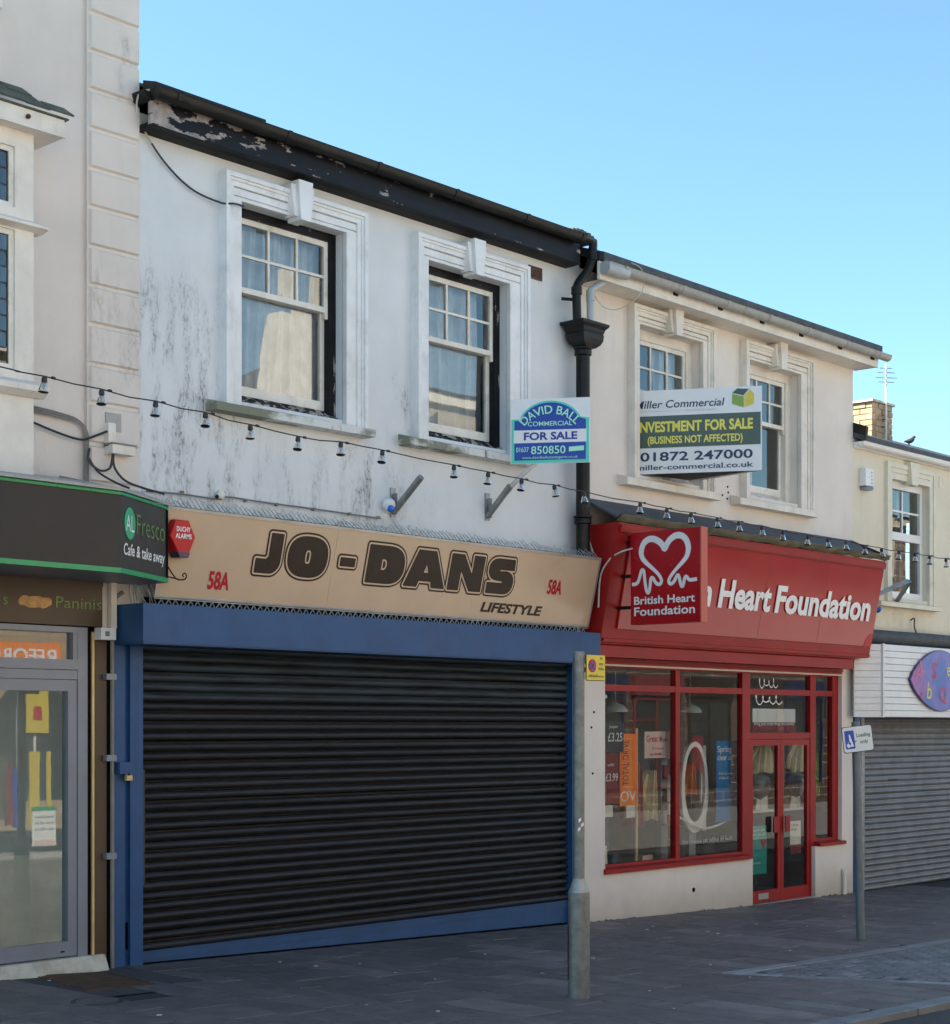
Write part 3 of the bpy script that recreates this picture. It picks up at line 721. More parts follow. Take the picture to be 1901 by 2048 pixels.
part(MB().box(-.052, 4.98, -.18, -.15, 6.165, 6.41), 'cornice_board', 'cornice_black', h1)
part(MB().box(-.052, 4.98, -.15, 0.003, 6.165, 6.185), 'soffit', 'soffit_black', h1)
part(MB().prism([(-.0525, -.19, 6.155), (-.0525, -.15, 6.155), (-.0525, -.10, 6.150), (-.0525, 0, 6.150), (-.0525, 0, 6.164), (-.0525, -.19, 6.164)], (5.03, 0, 0)), 'bed_mould', 'soffit_black', h1)
def gutter_prof(x, yc, zt, r, n=10):
    return [(x, yc + r * math.cos(R(180 + 180 * k / n)), zt + r * math.sin(R(180 + 180 * k / n)) * 1.05) for k in range(n + 1)] + [(x, yc + r, zt + .006), (x, yc - r - .006, zt + .006)]
gt = MB().prism(gutter_prof(-.06, -.250, 6.395, .064), (4.98, 0, 0))
gt.prism([(-.125 + .064 + .064 * math.cos(R(180 + 18 * k)), -.19, 6.395 + .064 * math.sin(R(180 + 18 * k))) for k in range(11)], (0, .19, 0))
gu = part(gt, 'gutter', 'gutter_black', h1, True)
for xx in (.10, 1.17, 2.16, 3.1, 4.05, 4.86):
    part(MB().prism(gutter_prof(xx, -.250, 6.397, .071), (.035, 0, 0)), 'gutter_joint', 'gutter_black', gu)
rf = MB().prism([(-.05, -.23, 6.405), (-.05, -.23, 6.43), (-.05, 2.3, 7.36), (-.05, 5.0, 6.33), (-.05, 5.0, 6.29), (-.05, 2.3, 7.32)], (5.2, 0, 0))
roof1 = part(rf, 'roof', 'slate', h1)
part(MB().prism([(-.06, -.255, 6.405), (-.06, -.255, 6.452), (-.06, -.1, 6.50), (-.06, -.1, 6.405)], (1.05, 0, 0)), 'verge_flashing', 'gutter_black', roof1)
lump = MB()
for k in range(9):
    a = 4.72 + k * .055; hgt = .03 + .05 * math.sin(3.14 * (k + .5) / 9)
    lump.slab((a, -.21, 6.40), (.05, 0, 0), (0, .22, 0), (0, rnd.uniform(-.01, .01), hgt))
part(lump, 'ridge_flashing', 'slate', roof1)
sh = MB(); sh.box(-.05, 5.19, 4.9, 5.0, -.4, 6.3); sh.box(-.05, 5.19, .26, 4.89, 2.72, 2.8); sh.box(-.05, 5.19, .26, 4.89, 6.2, 6.26); sh.box(5.13, 5.19, .26, 4.89, -.4, 6.2)
sh.box(-.05, -.0, .26, 4.89, -.4, 6.2)
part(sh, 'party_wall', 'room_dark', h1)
vb = MB(); vb.frame(4.425, 4.62, 5.955, 6.075, .014, -.012, .003)
vb.box(4.44, 4.605, -.002, .002, 5.97, 6.06)
vn = part(vb, 'air_vent', 'vent_brown', h1)
for k in range(5): part(MB().slab((4.441, -.004, 5.974 + k * .017), (.163, 0, 0), (0, -.008, -.008), (0, .001, .008)), 'louvre', 'vent_brown', vn)
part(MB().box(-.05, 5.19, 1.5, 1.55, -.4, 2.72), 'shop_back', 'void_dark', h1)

# cable looping from the gutter to the window
pts = smooth_pts([(-.075, -.20, 6.40), (-.115, -.12, 6.37), (-.06, -.05, 6.23), (.16, -.03, 6.0), (.43, -.03, 5.84), (.69, -.06, 5.785), (.80, -.105, 5.79), (.93, -.06, 5.81)], 8)
cb = thing('cable', 'thin pale cable looping from the gutter end to the window head', 'cable', (.16, -.03, 6.0))
part(MB().tube(pts[:22], .007, 6), 'sheath', 'cable_pale', cb, True); part(MB().tube(pts[21:], .0075, 6), 'core', 'cable_dark', cb, True)

# downpipe with hopper head
dp = thing('downpipe', 'black cast iron downpipe with a moulded hopper head between two houses', 'downpipe', (5.06, -.15, 2.7))
part(MB().tube([(5.06, -.15, 3.28), (5.06, -.15, 5.40)], .068, 14), 'pipe', 'iron_black', dp, True)
for zz in (3.72, 5.33): part(MB().lathe([(.07, -.03), (.084, -.022), (.084, .02), (.076, .026), (.090, .034), (.09, .05), (.07, .056)], (5.06, -.15, zz), 14), 'collar', 'iron_black', dp, True)
hp = MB()
def ring4(x0, x1, y0, y1, z): return [(x0, y0, z), (x1, y0, z), (x1, y1, z), (x0, y1, z)]
secs = [(.075, .075, 5.375), (.125, .095, 5.41), (.150, .108, 5.45), (.155, .112, 5.50), (.148, .108, 5.515), (.158, .115, 5.53), (.165, .118, 5.555), (.200, .140, 5.585), (.206, .144, 5.61), (.19, .13, 5.612), (.19, .13, 5.58)]
for k, (a, b, z) in enumerate(secs):
    i = len(hp.v); hp.v += ring4(5.07 - a, 5.07 + a, -.165 - b, -.165 + b, z)
    if k:
        for q in range(4): hp.f.append((i - 4 + q, i - 4 + (q + 1) % 4, i + (q + 1) % 4, i + q))
hp.f.append(tuple(range(len(hp.v) - 4, len(hp.v)))); hp.f.append((3, 2, 1, 0))
part(hp, 'hopper', 'iron_black', dp)
sn = smooth_pts([(5.09, -.25, 6.36), (5.08, -.24, 6.20), (5.04, -.22, 6.10), (4.955, -.19, 5.985), (4.925, -.18, 5.90), (4.935, -.18, 5.59)], 4)
part(MB().tube(sn, .042, 10), 'swan_neck', 'iron_black', dp, True)
part(MB().tube([(4.925, -.18, 5.86), (4.925, -.18, 5.93)], .052, 10).tube([(4.80, -.10, 5.81), (4.93, -.18, 5.81), (5.06, -.1, 5.81)], .016, 6), 'bracket', 'iron_black', dp, True)
part(MB().tube([(5.085, -.25, 6.20), (5.085, -.25, 6.30)], .05, 10), 'socket', 'iron_black', dp, True)
gp = thing('grey_downpipe', 'short grey plastic downpipe bending into the hopper head', 'downpipe', (5.1, -.2, 5.6))
part(MB().tube(smooth_pts([(5.36, -.25, 6.26), (5.357, -.24, 6.12), (5.30, -.23, 6.05), (5.15, -.21, 5.955), (5.11, -.2, 5.90), (5.11, -.2, 5.59)], 4), .034, 10), 'pipe', 'pipe_grey', gp, True)
part(MB().tube([(5.36, -.25, 6.13), (5.36, -.25, 6.25)], .043, 10).tube([(5.11, -.2, 5.83), (5.11, -.2, 5.93)], .041, 10), 'coupling', 'pipe_grey', gp, True)
solo(MB().tube(smooth_pts([(5.165, -.1, 5.35), (5.155, -.09, 4.5), (5.16, -.09, 3.9), (5.15, -.14, 3.6), (5.10, -.24, 3.42)], 5), .008, 5), 'thin_cable', 'cable_pale', 'thin pale cable running down beside the black downpipe', 'cable', (5.16, -.1, 4.5), True)

# ------------------------------------------------------------------ cream house over the charity shop
h2 = thing('cream_house', 'cream rendered house with a white fascia above the red charity shop', 'house', (7.8, 0, -.2))
W3 = (6.110, 7.232, 4.300, 5.815); W4 = (8.130, 9.200, 4.300, 5.782)
part(MB().wall(5.196, 10.452, 2.36, 6.20, 0, .25, [W3, W4]), 'wall', 'cream_render', h2)
low = MB().wall(5.196, 10.452, -.5, 2.36, 0, .14, [(5.60, 8.26, .302, 2.36), (8.26, 9.585, -.5, 2.36), (9.585, 10.19, .365, 2.36)])
part(low, 'stall_riser', 'cream_render', h2)
part(MB().box(5.175, 5.30, -.006, .0, -.3, 2.3), 'pilaster', 'cream_render', h2)
sash_window(h2, *W3, 5.965, 7.405, 5.990, 6.655, 5.790, 7.450, 4.160, 4.245, 5.165, 'trim_cream', 'trim_cream', 'sash_white', 'trim_cream', fy=.10, fw=.10, fwt=.10,
    curt=[dict(x0=6.75, x1=7.2, z0=4.34, z1=5.8, y=.25, folds=3, seed=21)])
sash_window(h2, *W4, 8.000, 9.425, 5.970, 8.665, 7.810, 9.435, 4.160, 4.242, 5.145, 'trim_cream', 'trim_cream', 'sash_white', 'trim_cream', fy=.10, fw=.10, fwt=.10,
    curt=[dict(x0=8.15, x1=8.62, z0=4.34, z1=5.8, y=.25, folds=3, seed=22)])
part(MB().box(5.12, 10.52, -.30, -.275, 6.030, 6.20), 'fascia_board', 'trim_cream', h2)
part(MB().box(5.196, 10.515, -.2745, .002, 6.034, 6.046), 'soffit', 'trim_cream', h2)
part(MB().prism([(10.453, -.2745, 6.0465), (10.453, .4, 6.0465), (10.453, .4, 6.30), (10.453, -.2745, 6.12)], (.067, 0, 0)), 'barge_board', 'trim_cream', h2)
g2 = part(MB().prism(gutter_prof(5.14, -.360, 6.172, .058), (5.50, 0, 0)), 'gutter', 'gutter_grey', h2, True)
for xx in (5.38, 6.35, 7.15, 7.95, 8.75, 9.6, 10.35):
    part(MB().prism(gutter_prof(xx, -.360, 6.174, .065), (.04, 0, 0)), 'gutter_joint', 'gutter_grey', g2)
    part(MB().box(xx - .02, xx + .05, -.315, -.30, 6.10, 6.15), 'bracket', 'gutter_black', g2)
part(MB().tube([(5.13, -.362, 6.13), (5.30, -.362, 6.13), (5.46, -.362, 6.13)], .062, 12), 'outlet', 'pipe_grey', g2, True)
r2 = part(MB().prism([(5.15, -.34, 6.20), (5.15, -.34, 6.285), (5.15, 2.3, 7.20), (5.15, 5.0, 6.20), (5.15, 5.0, 6.16), (5.15, 2.3, 7.15)], (5.40, 0, 0)), 'roof', 'slate', h2)
sh = MB(); sh.box(5.2, 10.45, 4.9, 5.0, -.5, 6.2); sh.box(5.2, 10.45, .26, 4.89, 2.55, 2.62); sh.box(5.2, 10.45, .26, 4.89, 6.1, 6.14); sh.box(7.65, 7.7, .26, 4.89, 2.62, 6.1)
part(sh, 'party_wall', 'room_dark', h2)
part(MB().box(10.40, 10.452, .251, 5.0, -.5, 6.25).prism([(10.40, -.0, 6.251), (10.40, 4.99, 6.251), (10.40, 2.3, 7.14)], (.052, 0, 0)), 'gable_wall', 'cream_render', h2)
ms = MB()
def mosslump(mb, x, y, z, r, n=14, sq=.55):
    """ragged tuft: many small blades"""
    for _ in range(n):
        a = rnd.random() * 6.28; d = r * math.sqrt(rnd.random()); h = r * sq * (1.1 - d / r) * rnd.uniform(.5, 1.5); p = Vector((x + d * math.cos(a) * 1.8, y + d * math.sin(a) * .8, z))
        w = r * .28; b = rnd.random() * 6.28; e = Vector((math.cos(b) * w, math.sin(b) * w, 0))
        mb.v += [tuple(p - e), tuple(p + e), tuple(p + Vector((rnd.uniform(-w, w), rnd.uniform(-w, w), h)))]; i = len(mb.v) - 3; mb.f += [(i, i + 1, i + 2)]
for k in range(60):
    xx = rnd.choice([rnd.uniform(6.6, 7.6), rnd.uniform(9.4, 10.4), rnd.uniform(8, 9)]); mosslump(ms, xx, -.36 + rnd.uniform(-.05, .05), 6.19, rnd.uniform(.015, .04))
o = part(ms, 'gutter_moss', 'moss', g2); o['kind'] = 'stuff'
solo(MB().tube(smooth_pts([(5.55, -.33, 6.27), (5.72, -.36, 6.22), (5.75, -.34, 6.02), (5.62, -.2, 5.86), (5.45, -.12, 5.84), (5.28, -.1, 5.95)], 7), .006, 5), 'loose_cable', 'cable_pale', 'thin loose cable looping below the grey gutter', 'cable', (5.6, -.2, 5.9), True)
dots = MB()
for (xx, zz) in ((7.75, 4.22), (7.77, 4.29), (7.76, 4.35), (7.66, 4.25), (5.42, 1.9), (5.38, 1.75), (5.40, 1.3)): dots.lathe([(.012, -.003), (.012, .003)], (xx, -.003, zz), 8, Vector((0, -1, 0)))
part(dots, 'fixing_hole', 'void_dark', h2)
part(MB().lathe([(.025, -.002), (.025, .003)], (7.12, -.002, .04), 10, Vector((0, -1, 0))), 'weep_hole', 'void_dark', h2)
wd = MB()
for k in range(40):
    xx = rnd.choice([rnd.uniform(5.35, 6.1), rnd.uniform(6.8, 8.1), rnd.uniform(9.7, 10.4)]); mosslump(wd, xx, -.012, g(xx), rnd.uniform(.01, .03), 8, .8)
o = mesh_obj('wall_foot_weeds', wd.v, wd.f, 'moss'); o['kind'] = 'stuff'; o['label'] = 'dark moss and weeds along the foot of the charity shop wall'; o['category'] = 'moss'
solo(MB().tube([(10.20, -.03, -.24), (10.20, -.03, .0)], .024, 8).tube([(10.20, -.03, .0), (10.20, -.03, .07)], .032, 8), 'stub_pipe', 'trim_cream', 'short stub of pipe at the foot of the cream wall by the charity shop', 'pipe', (10.2, -.03, -.24), True)

# ------------------------------------------------------------------ beige building on the left with its bay
lb = thing('beige_building', 'tall beige rendered building with a grooved corner pilaster and bay window', 'building', (-1.5, 0, 0))
part(MB().wall(-6.5, -.500, 2.9, 12.5, 0, .3, []), 'wall', 'beige_render', lb)
pil = MB(); zs = [2.5, 2.665, 2.945, 3.228, 3.51, 3.79, 4.082, 4.362, 4.648, 4.93, 5.208, 5.489, 5.767, 6.052, 6.332, 6.61, 6.886, 7.165, 7.445]
pil.box(-.4995, -.0525, -.030, .30, 2.905, 12.5)
pilo = part(pil, 'pilaster', 'beige_render', lb)
part(MB().box(-.365, -.0525, -.012, .30, 2.40, 2.904), 'pilaster_foot', 'beige_render', lb)
for a, b in zip(zs[2:], zs[3:] + [7.72]):
    c = .012
    pts = [(-.485, -.0305, a + .012), (-.057, -.0305, a + .012), (-.057, -.0305, b - .012), (-.485, -.0305, b - .012)]
    q = [(-.485 + c, -.052, a + .012 + c), (-.057, -.052, a + .012 + c), (-.057, -.052, b - .012 - c), (-.485 + c, -.052, b - .012 - c)]
    m_ = MB(); m_.v = pts + q; m_.f = [(0,1,5,4),(1,2,6,5),(2,3,7,6),(3,0,4,7),(4,5,6,7)]
    part(m_, 'rusticated_block', 'beige_render', pilo)
part(MB().box(-6.5, -.06, .31, 6, 2.5, 12.4), 'body', 'beige_render', lb)
# bay
bay_p = part(MB().wall(-3.4, -1.12, 3.45, 5.80, -.30, -.22, [(-3.2, -1.265, 4.16, 5.10), (-3.2, -1.265, 5.25, 5.66)]).box(-1.2, -1.1205, -.2195, -.001, 3.45, 5.80), 'bay', 'trim_cream', lb)
part(MB().box(-3.6, -.945, -.405, -.001, 5.775, 5.895), 'eaves_box', 'trim_cream', bay_p)
part(MB().box(-3.6, -.94, -.415, -.40, 5.772, 5.79), 'eaves_bead', 'trim_cream', bay_p)
part(MB().prism([(-3.45, -.375, 5.13), (-3.45, -.375, 5.15), (-3.45, -.30, 5.185), (-3.45, -.22, 5.185), (-3.45, -.22, 5.11), (-3.45, -.30, 5.11)], (2.40, 0, 0)), 'mid_sill', 'trim_cream', bay_p)
part(MB().prism([(-3.45, -.385, 4.02), (-3.45, -.385, 4.06), (-3.45, -.30, 4.10), (-3.45, -.22, 4.10), (-3.45, -.22, 4.0), (-3.45, -.32, 3.985)], (2.395, 0, 0)), 'lower_sill', 'trim_cream', bay_p)
for (za, zb_) in ((4.16, 5.10), (5.25, 5.66)):
    part(MB().frame(-3.2, -1.265, za, zb_, .035, -.28, -.24), 'casement', 'sash_white', bay_p)
    nx_, nz_ = 14, int(round((zb_ - za - .07) / .11)); ww = (1.935 - .07) / nx_; hh = (zb_ - za - .07) / nz_
    ld = MB()
    for k in range(nx_ + 1): ld.box(-3.165 + k * ww - .005, -3.165 + k * ww + .005, -.268, -.258, za + .035, zb_ - .035)
    for k in range(nz_ + 1): ld.box(-3.165, -1.30, -.267, -.259, za + .035 + k * hh - .005, za + .035 + k * hh + .005)
    part(ld, 'lead_cames', 'cable_dark', bay_p)
    for k in range(nx_):
        for r_ in range(nz_):
            if k < 7: continue
            a = -3.165 + k * ww; z = za + .035 + r_ * hh; j = rnd.uniform(-.003, .003); l = rnd.uniform(-.003, .003)
            part(MB().poly([(a, -.263 + j, z), (a + ww, -.263 - j, z), (a + ww, -.263 - j + l, z + hh), (a, -.263 + j + l, z + hh)]), 'pane', 'glass_upper', bay_p)
    part(MB().poly([(-3.165, -.263, za + .035), (-3.165 + 7 * ww, -.263, za + .035), (-3.165 + 7 * ww, -.263, zb_ - .035), (-3.165, -.263, zb_ - .035)]), 'pane', 'glass_upper', bay_p)
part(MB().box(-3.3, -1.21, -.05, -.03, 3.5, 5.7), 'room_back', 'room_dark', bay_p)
roofb = part(MB().prism([(-3.6, -.42, 5.896), (-.92, -.42, 5.896), (-.92, -.001, 5.896), (-3.6, -.001, 5.896)], (0, 0, .012)), 'bay_roof', 'slate_green', bay_p)
A0 = Vector((-.90, -.45, 5.91)); 
for r_ in range(5):          # slate courses climbing back to the wall
    for k in range(11):
        f0 = r_ / 5; y0 = -.45 + f0 * .44; z0 = 5.915 + f0 * .30
        xr = -.90 - f0 * .55 - (0.09 if r_ % 2 else 0); a = xr - k * .19
        if a < -2.6: continue
        b = a - .185; tl = rnd.uniform(-.006, .006)
        part(MB().slab((b, y0, z0 + tl), (a - b, 0, 0), (0, .125, .082), (0, -.006, .011)), 'slate', 'slate_green', bay_p)
part(MB().prism([(-3.3, -.14, 6.64), (-3.3, -.14, 6.71), (-3.3, -.0005, 6.75), (-3.3, -.0005, 6.60)], (2.04, 0, 0)), 'upper_sill', 'trim_cream', lb)
rv = MB()
rv.tube([(-1.24, -.41, 5.84), (-1.24, -.43, 5.84)], .016, 6); part(rv, 'rusty_bolt', 'rust', bay_p)

# junction box and cables on the pilaster
jb = thing('junction_box', 'pale wall junction box hanging on the grooved pilaster above the cafe', 'junction box', (-.27, -.05, 3.72))
part(MB().box(-.365, -.30, -.10, -.053, 3.78, 3.95), 'back_box', 'trim_cream', jb)
part(MB().box(-.365, -.165, -.15, -.053, 3.725, 3.79), 'box', 'trim_cream', jb); part(MB().box(-.372, -.158, -.158, -.0525, 3.791, 3.802), 'lid', 'cable_grey', jb)
part(MB().box(-.36, -.225, -.062, -.0523, 3.90, 4.03), 'patch', 'gutter_grey', jb)
cbl = thing('wall_cables', 'bundle of dark cables clipped across the beige wall and down the pilaster edge', 'cable', (-.5, -.03, 3.6))
for k, dz in enumerate((0, .018, .034)):
    part(MB().tube(smooth_pts([(-1.12, -.02, 3.955 + dz), (-.95, -.03, 3.955 + dz), (-.72, -.03, 3.945 + dz * .8), (-.57, -.03, 3.925 + dz * .5), (-.52 + k * .012, -.03, 3.86), (-.515 + k * .012, -.03, 3.7), (-.515 + k * .012, -.03, 3.44)], 5), .008, 5), 'cable', 'cable_grey', cbl, True)
part(MB().tube(smooth_pts([(-1.12, -.02, 3.93), (-.95, -.03, 3.88), (-.72, -.04, 3.825), (-.57, -.05, 3.805), (-.50, -.07, 3.825), (-.37, -.09, 3.885)], 5), .009, 5), 'cable', 'cable_dark', cbl, True)
part(MB().tube(smooth_pts([(-.50, -.06, 3.75), (-.52, -.08, 3.66), (-.44, -.1, 3.595), (-.36, -.11, 3.62), (-.335, -.11, 3.72)], 6), .009, 5), 'cable', 'cable_dark', cbl, True)
part(MB().tube(smooth_pts([(-.33, -.11, 3.725), (-.32, -.11, 3.63), (-.24, -.12, 3.545), (-.12, -.16, 3.50), (-.02, -.3, 3.45)], 6), .009, 5), 'cable', 'cable_dark', cbl, True)
part(MB().tube(smooth_pts([(-.505, -.06, 3.68), (-.45, -.1, 3.58), (-.36, -.2, 3.50), (-.33, -.3, 3.46)], 6), .008, 5), 'cable', 'cable_dark', cbl, True)

# ------------------------------------------------------------------ cream house at the far right
h3 = thing('ochre_house', 'lower yellowish cream house at the right edge with a slate roof', 'house', (12, 0, -.23))
W5 = (11.36, 12.345, 3.36, 4.83)
part(MB().wall(10.453, 17.0, 2.4, 5.22, 0, .25, [W5]), 'wall', 'ochre_render', h3)
part(MB().box(10.453, 17.0, .251, 5, -.5, 2.39).box(10.453, 17, 4.9, 5, 2.39, 5.2).box(10.46, 17, .26, 4.89, 5.0, 5.05), 'body', 'room_dark', h3)
win = part(MB().frame(W5[0] - .01, W5[1] + .01, W5[2], W5[3] + .01, .075, .07, .14, wb=.09, wt=.10).box(W5[0] + .065, W5[1] - .065, .07, .14, 4.10, 4.20), 'window', 'upvc_white', h3)
gz = [(3.45, 4.10), (4.20, 4.74)]; gx_ = (W5[0] + .065, W5[1] - .065); mx_ = (gx_[0] + gx_[1]) / 2
part(MB().box(mx_ - .012, mx_ + .012, .09, .12, 4.20, 4.73), 'glazing_bar', 'upvc_white', win); part(MB().box(gx_[0], mx_ - .012, .09, .12, 4.455, 4.48).box(mx_ + .012, gx_[1], .09, .12, 4.455, 4.48), 'glazing_bar', 'upvc_white', win)
part(MB().poly([(gx_[0], .105, 3.45), (gx_[1], .105, 3.45), (gx_[1], .105, 4.10), (gx_[0], .105, 4.10)]), 'pane', 'glass_upper', win)
for a, b in ((gx_[0], mx_), (mx_, gx_[1])):
    for c, d in ((4.2, 4.467), (4.467, 4.74)): part(MB().poly([(a, .105, c), (b, .106, c), (b, .107, d), (a, .105, d)]), 'pane', 'glass_upper', win)
ar = MB(); uframe(ar, 11.22, 12.49, 3.31, 5.03, .06, -.05, .003); ar.box(11.28, W5[0], -.035, .003, 3.31, 4.97); ar.box(W5[1], 12.43, -.035, .003, 3.31, 4.97); ar.box(W5[0], W5[1], -.035, .003, W5[3], 4.90); ar.box(W5[0], W5[1], -.02, .003, 4.90, 4.915); ar.box(W5[0], W5[1], -.035, .003, 4.915, 4.97)
part(ar, 'architrave', 'trim_ochre', win)
part(MB().prism([(11.77, -.09, 4.79), (11.93, -.09, 4.79), (11.97, -.09, 5.07), (11.73, -.09, 5.07)], (0, .093, 0)), 'keystone', 'trim_ochre', win)
part(MB().prism([(10.93, -.12, 3.235), (10.93, -.12, 3.29), (10.93, .07, 3.33), (10.93, .07, 3.235)], (1.60, 0, 0)), 'sill', 'trim_ochre', win)
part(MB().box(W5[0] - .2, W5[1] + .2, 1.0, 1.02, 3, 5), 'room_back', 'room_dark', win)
curtain(win, 11.95, 12.33, 3.45, 4.8, .3, 'shelf_grey', 3, 31)
part(MB().prism(gutter_prof(10.46, -.10, 5.165, .05), (6.5, 0, 0)).box(10.46, 16.96, -.05, -.001, 5.10, 5.17), 'gutter', 'upvc_white', h3, True)
r3 = part(MB().prism([(10.454, -.15, 5.175), (10.454, -.15, 5.235), (10.454, 2.4, 6.15), (10.454, 5, 5.2), (10.454, 5, 5.15), (10.454, 2.4, 6.10)], (6.5, 0, 0)), 'roof', 'slate', h3)
part(MB().slab((10.456, -.16, 5.18), (.05, 0, 0), (0, .5, .19), (0, -.02, .16)), 'verge_flashing', 'gutter_black', r3)
part(MB().frame(12.66, 12.78, 4.86, 5.0, .02, -.01, .003).box(12.68, 12.76, -.004, .003, 4.88, 4.98), 'air_vent', 'trim_ochre', h3)
lg = MB().tube([(10.40, -.14, 2.845), (11.2, -.15, 2.84), (12, -.15, 2.85), (17, -.15, 2.83)], [.085, .09, .086, .09], 10)
part(lg, 'lead_flashing', 'slate', h3, True)
# chimney of bricks behind the roof
ch = thing('chimney', 'sunlit rough brick chimney stack behind the far roof', 'chimney', (13.3, 1.5, 5.6))
part(MB().box(13.02, 13.55, 1.16, 1.84, 5.5, 6.17), 'core', 'step_stone', ch)
for r_ in range(7):
    z = 5.62 + r_ * .08
    for k in range(4):
        o_ = .0 if r_ % 2 else -.09
        a = max(1.15, 1.15 + o_ + k * .19); b = min(1.85, 1.15 + o_ + k * .19 + .178)
        if b - a > .03: part(MB().box(13.0 + rnd.uniform(-.006, .006), 13.1, a, b, z, z + .068), 'brick', 'chimney_brick', ch)
        a = max(13.105, 13.105 + o_ + k * .17); b = min(13.56, 13.105 + o_ + k * .17 + .158)
        if b - a > .03: part(MB().box(a, b, 1.145 + rnd.uniform(-.006, .006), 1.24, z, z + .068), 'brick', 'chimney_brick', ch)
part(MB().box(12.97, 13.6, 1.12, 1.88, 6.175, 6.205), 'capping', 'step_stone', ch)
ae = thing('aerial', 'thin white television aerial mast beside the brick chimney', 'aerial', (13.3, 1.1, 5.6))
part(MB().tube([(13.3, 1.10, 5.55), (13.3, 1.10, 6.72)], .016, 6), 'mast', 'trim_white', ae)
for z, l in ((6.66, .14), (6.6, .2), (6.53, .24), (6.47, .18)): part(MB().tube([(13.3 - l * .5, 1.10 + l * .4, z), (13.3 + l * .5, 1.10 - l * .4, z)], .006, 5), 'element', 'galv', ae)
part(MB().tube([(13.3, 1.1, 5.86), (13.2, 1.3, 5.86)], .01, 5).tube([(13.3, 1.1, 5.96), (13.2, 1.3, 5.96)], .01, 5), 'bracket', 'cable_dark', ae)
# a dark bird on the far roof
bd = thing('bird', 'dark bird perched on the far slate roof', 'bird', (12.35, .25, 5.40))
def bv(x, z): return (12.35 + x * .36, .25 - x * .40, 5.395 + z * .6)
body = smooth_pts([bv(-.14, .075), bv(-.09, .085), bv(-.03, .085), bv(.03, .10), bv(.07, .13), bv(.09, .165), bv(.115, .175), bv(.15, .168)], 3)
nr = len(body); prof = [.005, .018, .030, .033, .029, .020, .018, .004]
rads = [prof[min(7, int(k / (nr - 1) * 7))] + (prof[min(7, int(k / (nr - 1) * 7) + 1)] - prof[min(7, int(k / (nr - 1) * 7))]) * ((k / (nr - 1) * 7) % 1) for k in range(nr)]
part(MB().tube(body, rads, 8), 'body', 'cable_dark', bd, True)
part(MB().tube([bv(.0, .05), bv(.005, .0)], .006, 5), 'leg', 'cable_dark', bd); part(MB().tube([bv(-.03, .05), bv(-.03, .0)], .006, 5), 'leg', 'cable_dark', bd)

# ------------------------------------------------------------------ roller shutter of the closed shop
rs = thing('roller_shutter', 'closed dark roller shutter with a blue box and side guides', 'roller shutter', (2.5, 0, -.1))
bx = MB(); bx.box(-.246, 5.075, -.35, -.003, 2.362, 2.645)
part(bx, 'shutter_box', 'blue_paint', rs)
part(MB().box(-.236, 5.065, -.342, .0, 2.352, 2.3615), 'box_lip', 'blue_paint', rs)
gd = MB(); gd.box(-.255, -.165, -.020, .09, g(-.2) - .01, 2.352); gd.box(-.165, -.115, .012, .09, g(-.1), 2.352); gd.box(-.115, .0, -.020, .09, g(0) - .01, 2.352)
part(gd, 'guide', 'blue_paint', rs)
part(MB().box(-.135, -.118, .005, .0115, .12, .32), 'slot', 'void_dark', rs)
part(MB().box(5.060, 5.166, -.020, .09, g(5.1) - .02, 2.352), 'guide', 'blue_paint', rs)
pitch = .0745; z0 = .088; nsl = int((2.40 - z0) / pitch) + 1
def slat_profile(k=1.):
    return [(.056, 0), (.040, .008), (.031, .020), (.029, .030), (.033, .043), (.046, .056), (.108, .059), (.110, pitch), (.118, pitch), (.118, 0)]
sp = MB().prism([(0, y, z) for y, z in slat_profile()], (5.062, 0, 0))
sme = bpy.data.meshes.new('slat'); sme.from_pydata(sp.v, [], sp.f); sme.materials.append(MAT['shutter_dark'])
for k in range(nsl):
    o = bpy.data.objects.new('slat', sme); COL.objects.link(o); o.parent = rs
    o.location = Vector((-.001, rnd.uniform(-.004, .004), z0 + k * pitch)) - ORG[rs.name]; o.rotation_euler = (rnd.uniform(-.06, .06), rnd.uniform(-.0006, .0006), rnd.uniform(-.0008, .0008))
part(MB().box(0, 5.060, .028, .062, .024, .0875), 'bottom_rail', 'blue_bright', rs)
part(MB().box(0, 5.060, .020, .028, .075, .086), 'rail_lip', 'blue_bright', rs)
part(MB().prism([(0, .036, .0235), (5.06, .036, .0235), (5.06, .036, -.128), (2.4, .036, -.062), (0, .036, .004)], (0, .02, 0)), 'wedge_plate', 'blue_bright', rs)
part(MB().box(-.255, -.125, -.085, -.0205, 1.415, 1.50), 'lock_cover', 'blue_paint', rs)
pl = thing('padlock', 'small brass padlock hanging under the blue shutter lock cover', 'padlock', (-.16, -.06, 1.37))
part(MB().box(-.185, -.135, -.075, -.045, 1.365, 1.402), 'case', 'warm_yellow', pl)
part(MB().tube(smooth_pts([(-.178, -.06, 1.395), (-.178, -.06, 1.42), (-.16, -.06, 1.435), (-.142, -.06, 1.42), (-.142, -.06, 1.395)], 4), .006, 6), 'shackle', 'galv', pl, True)
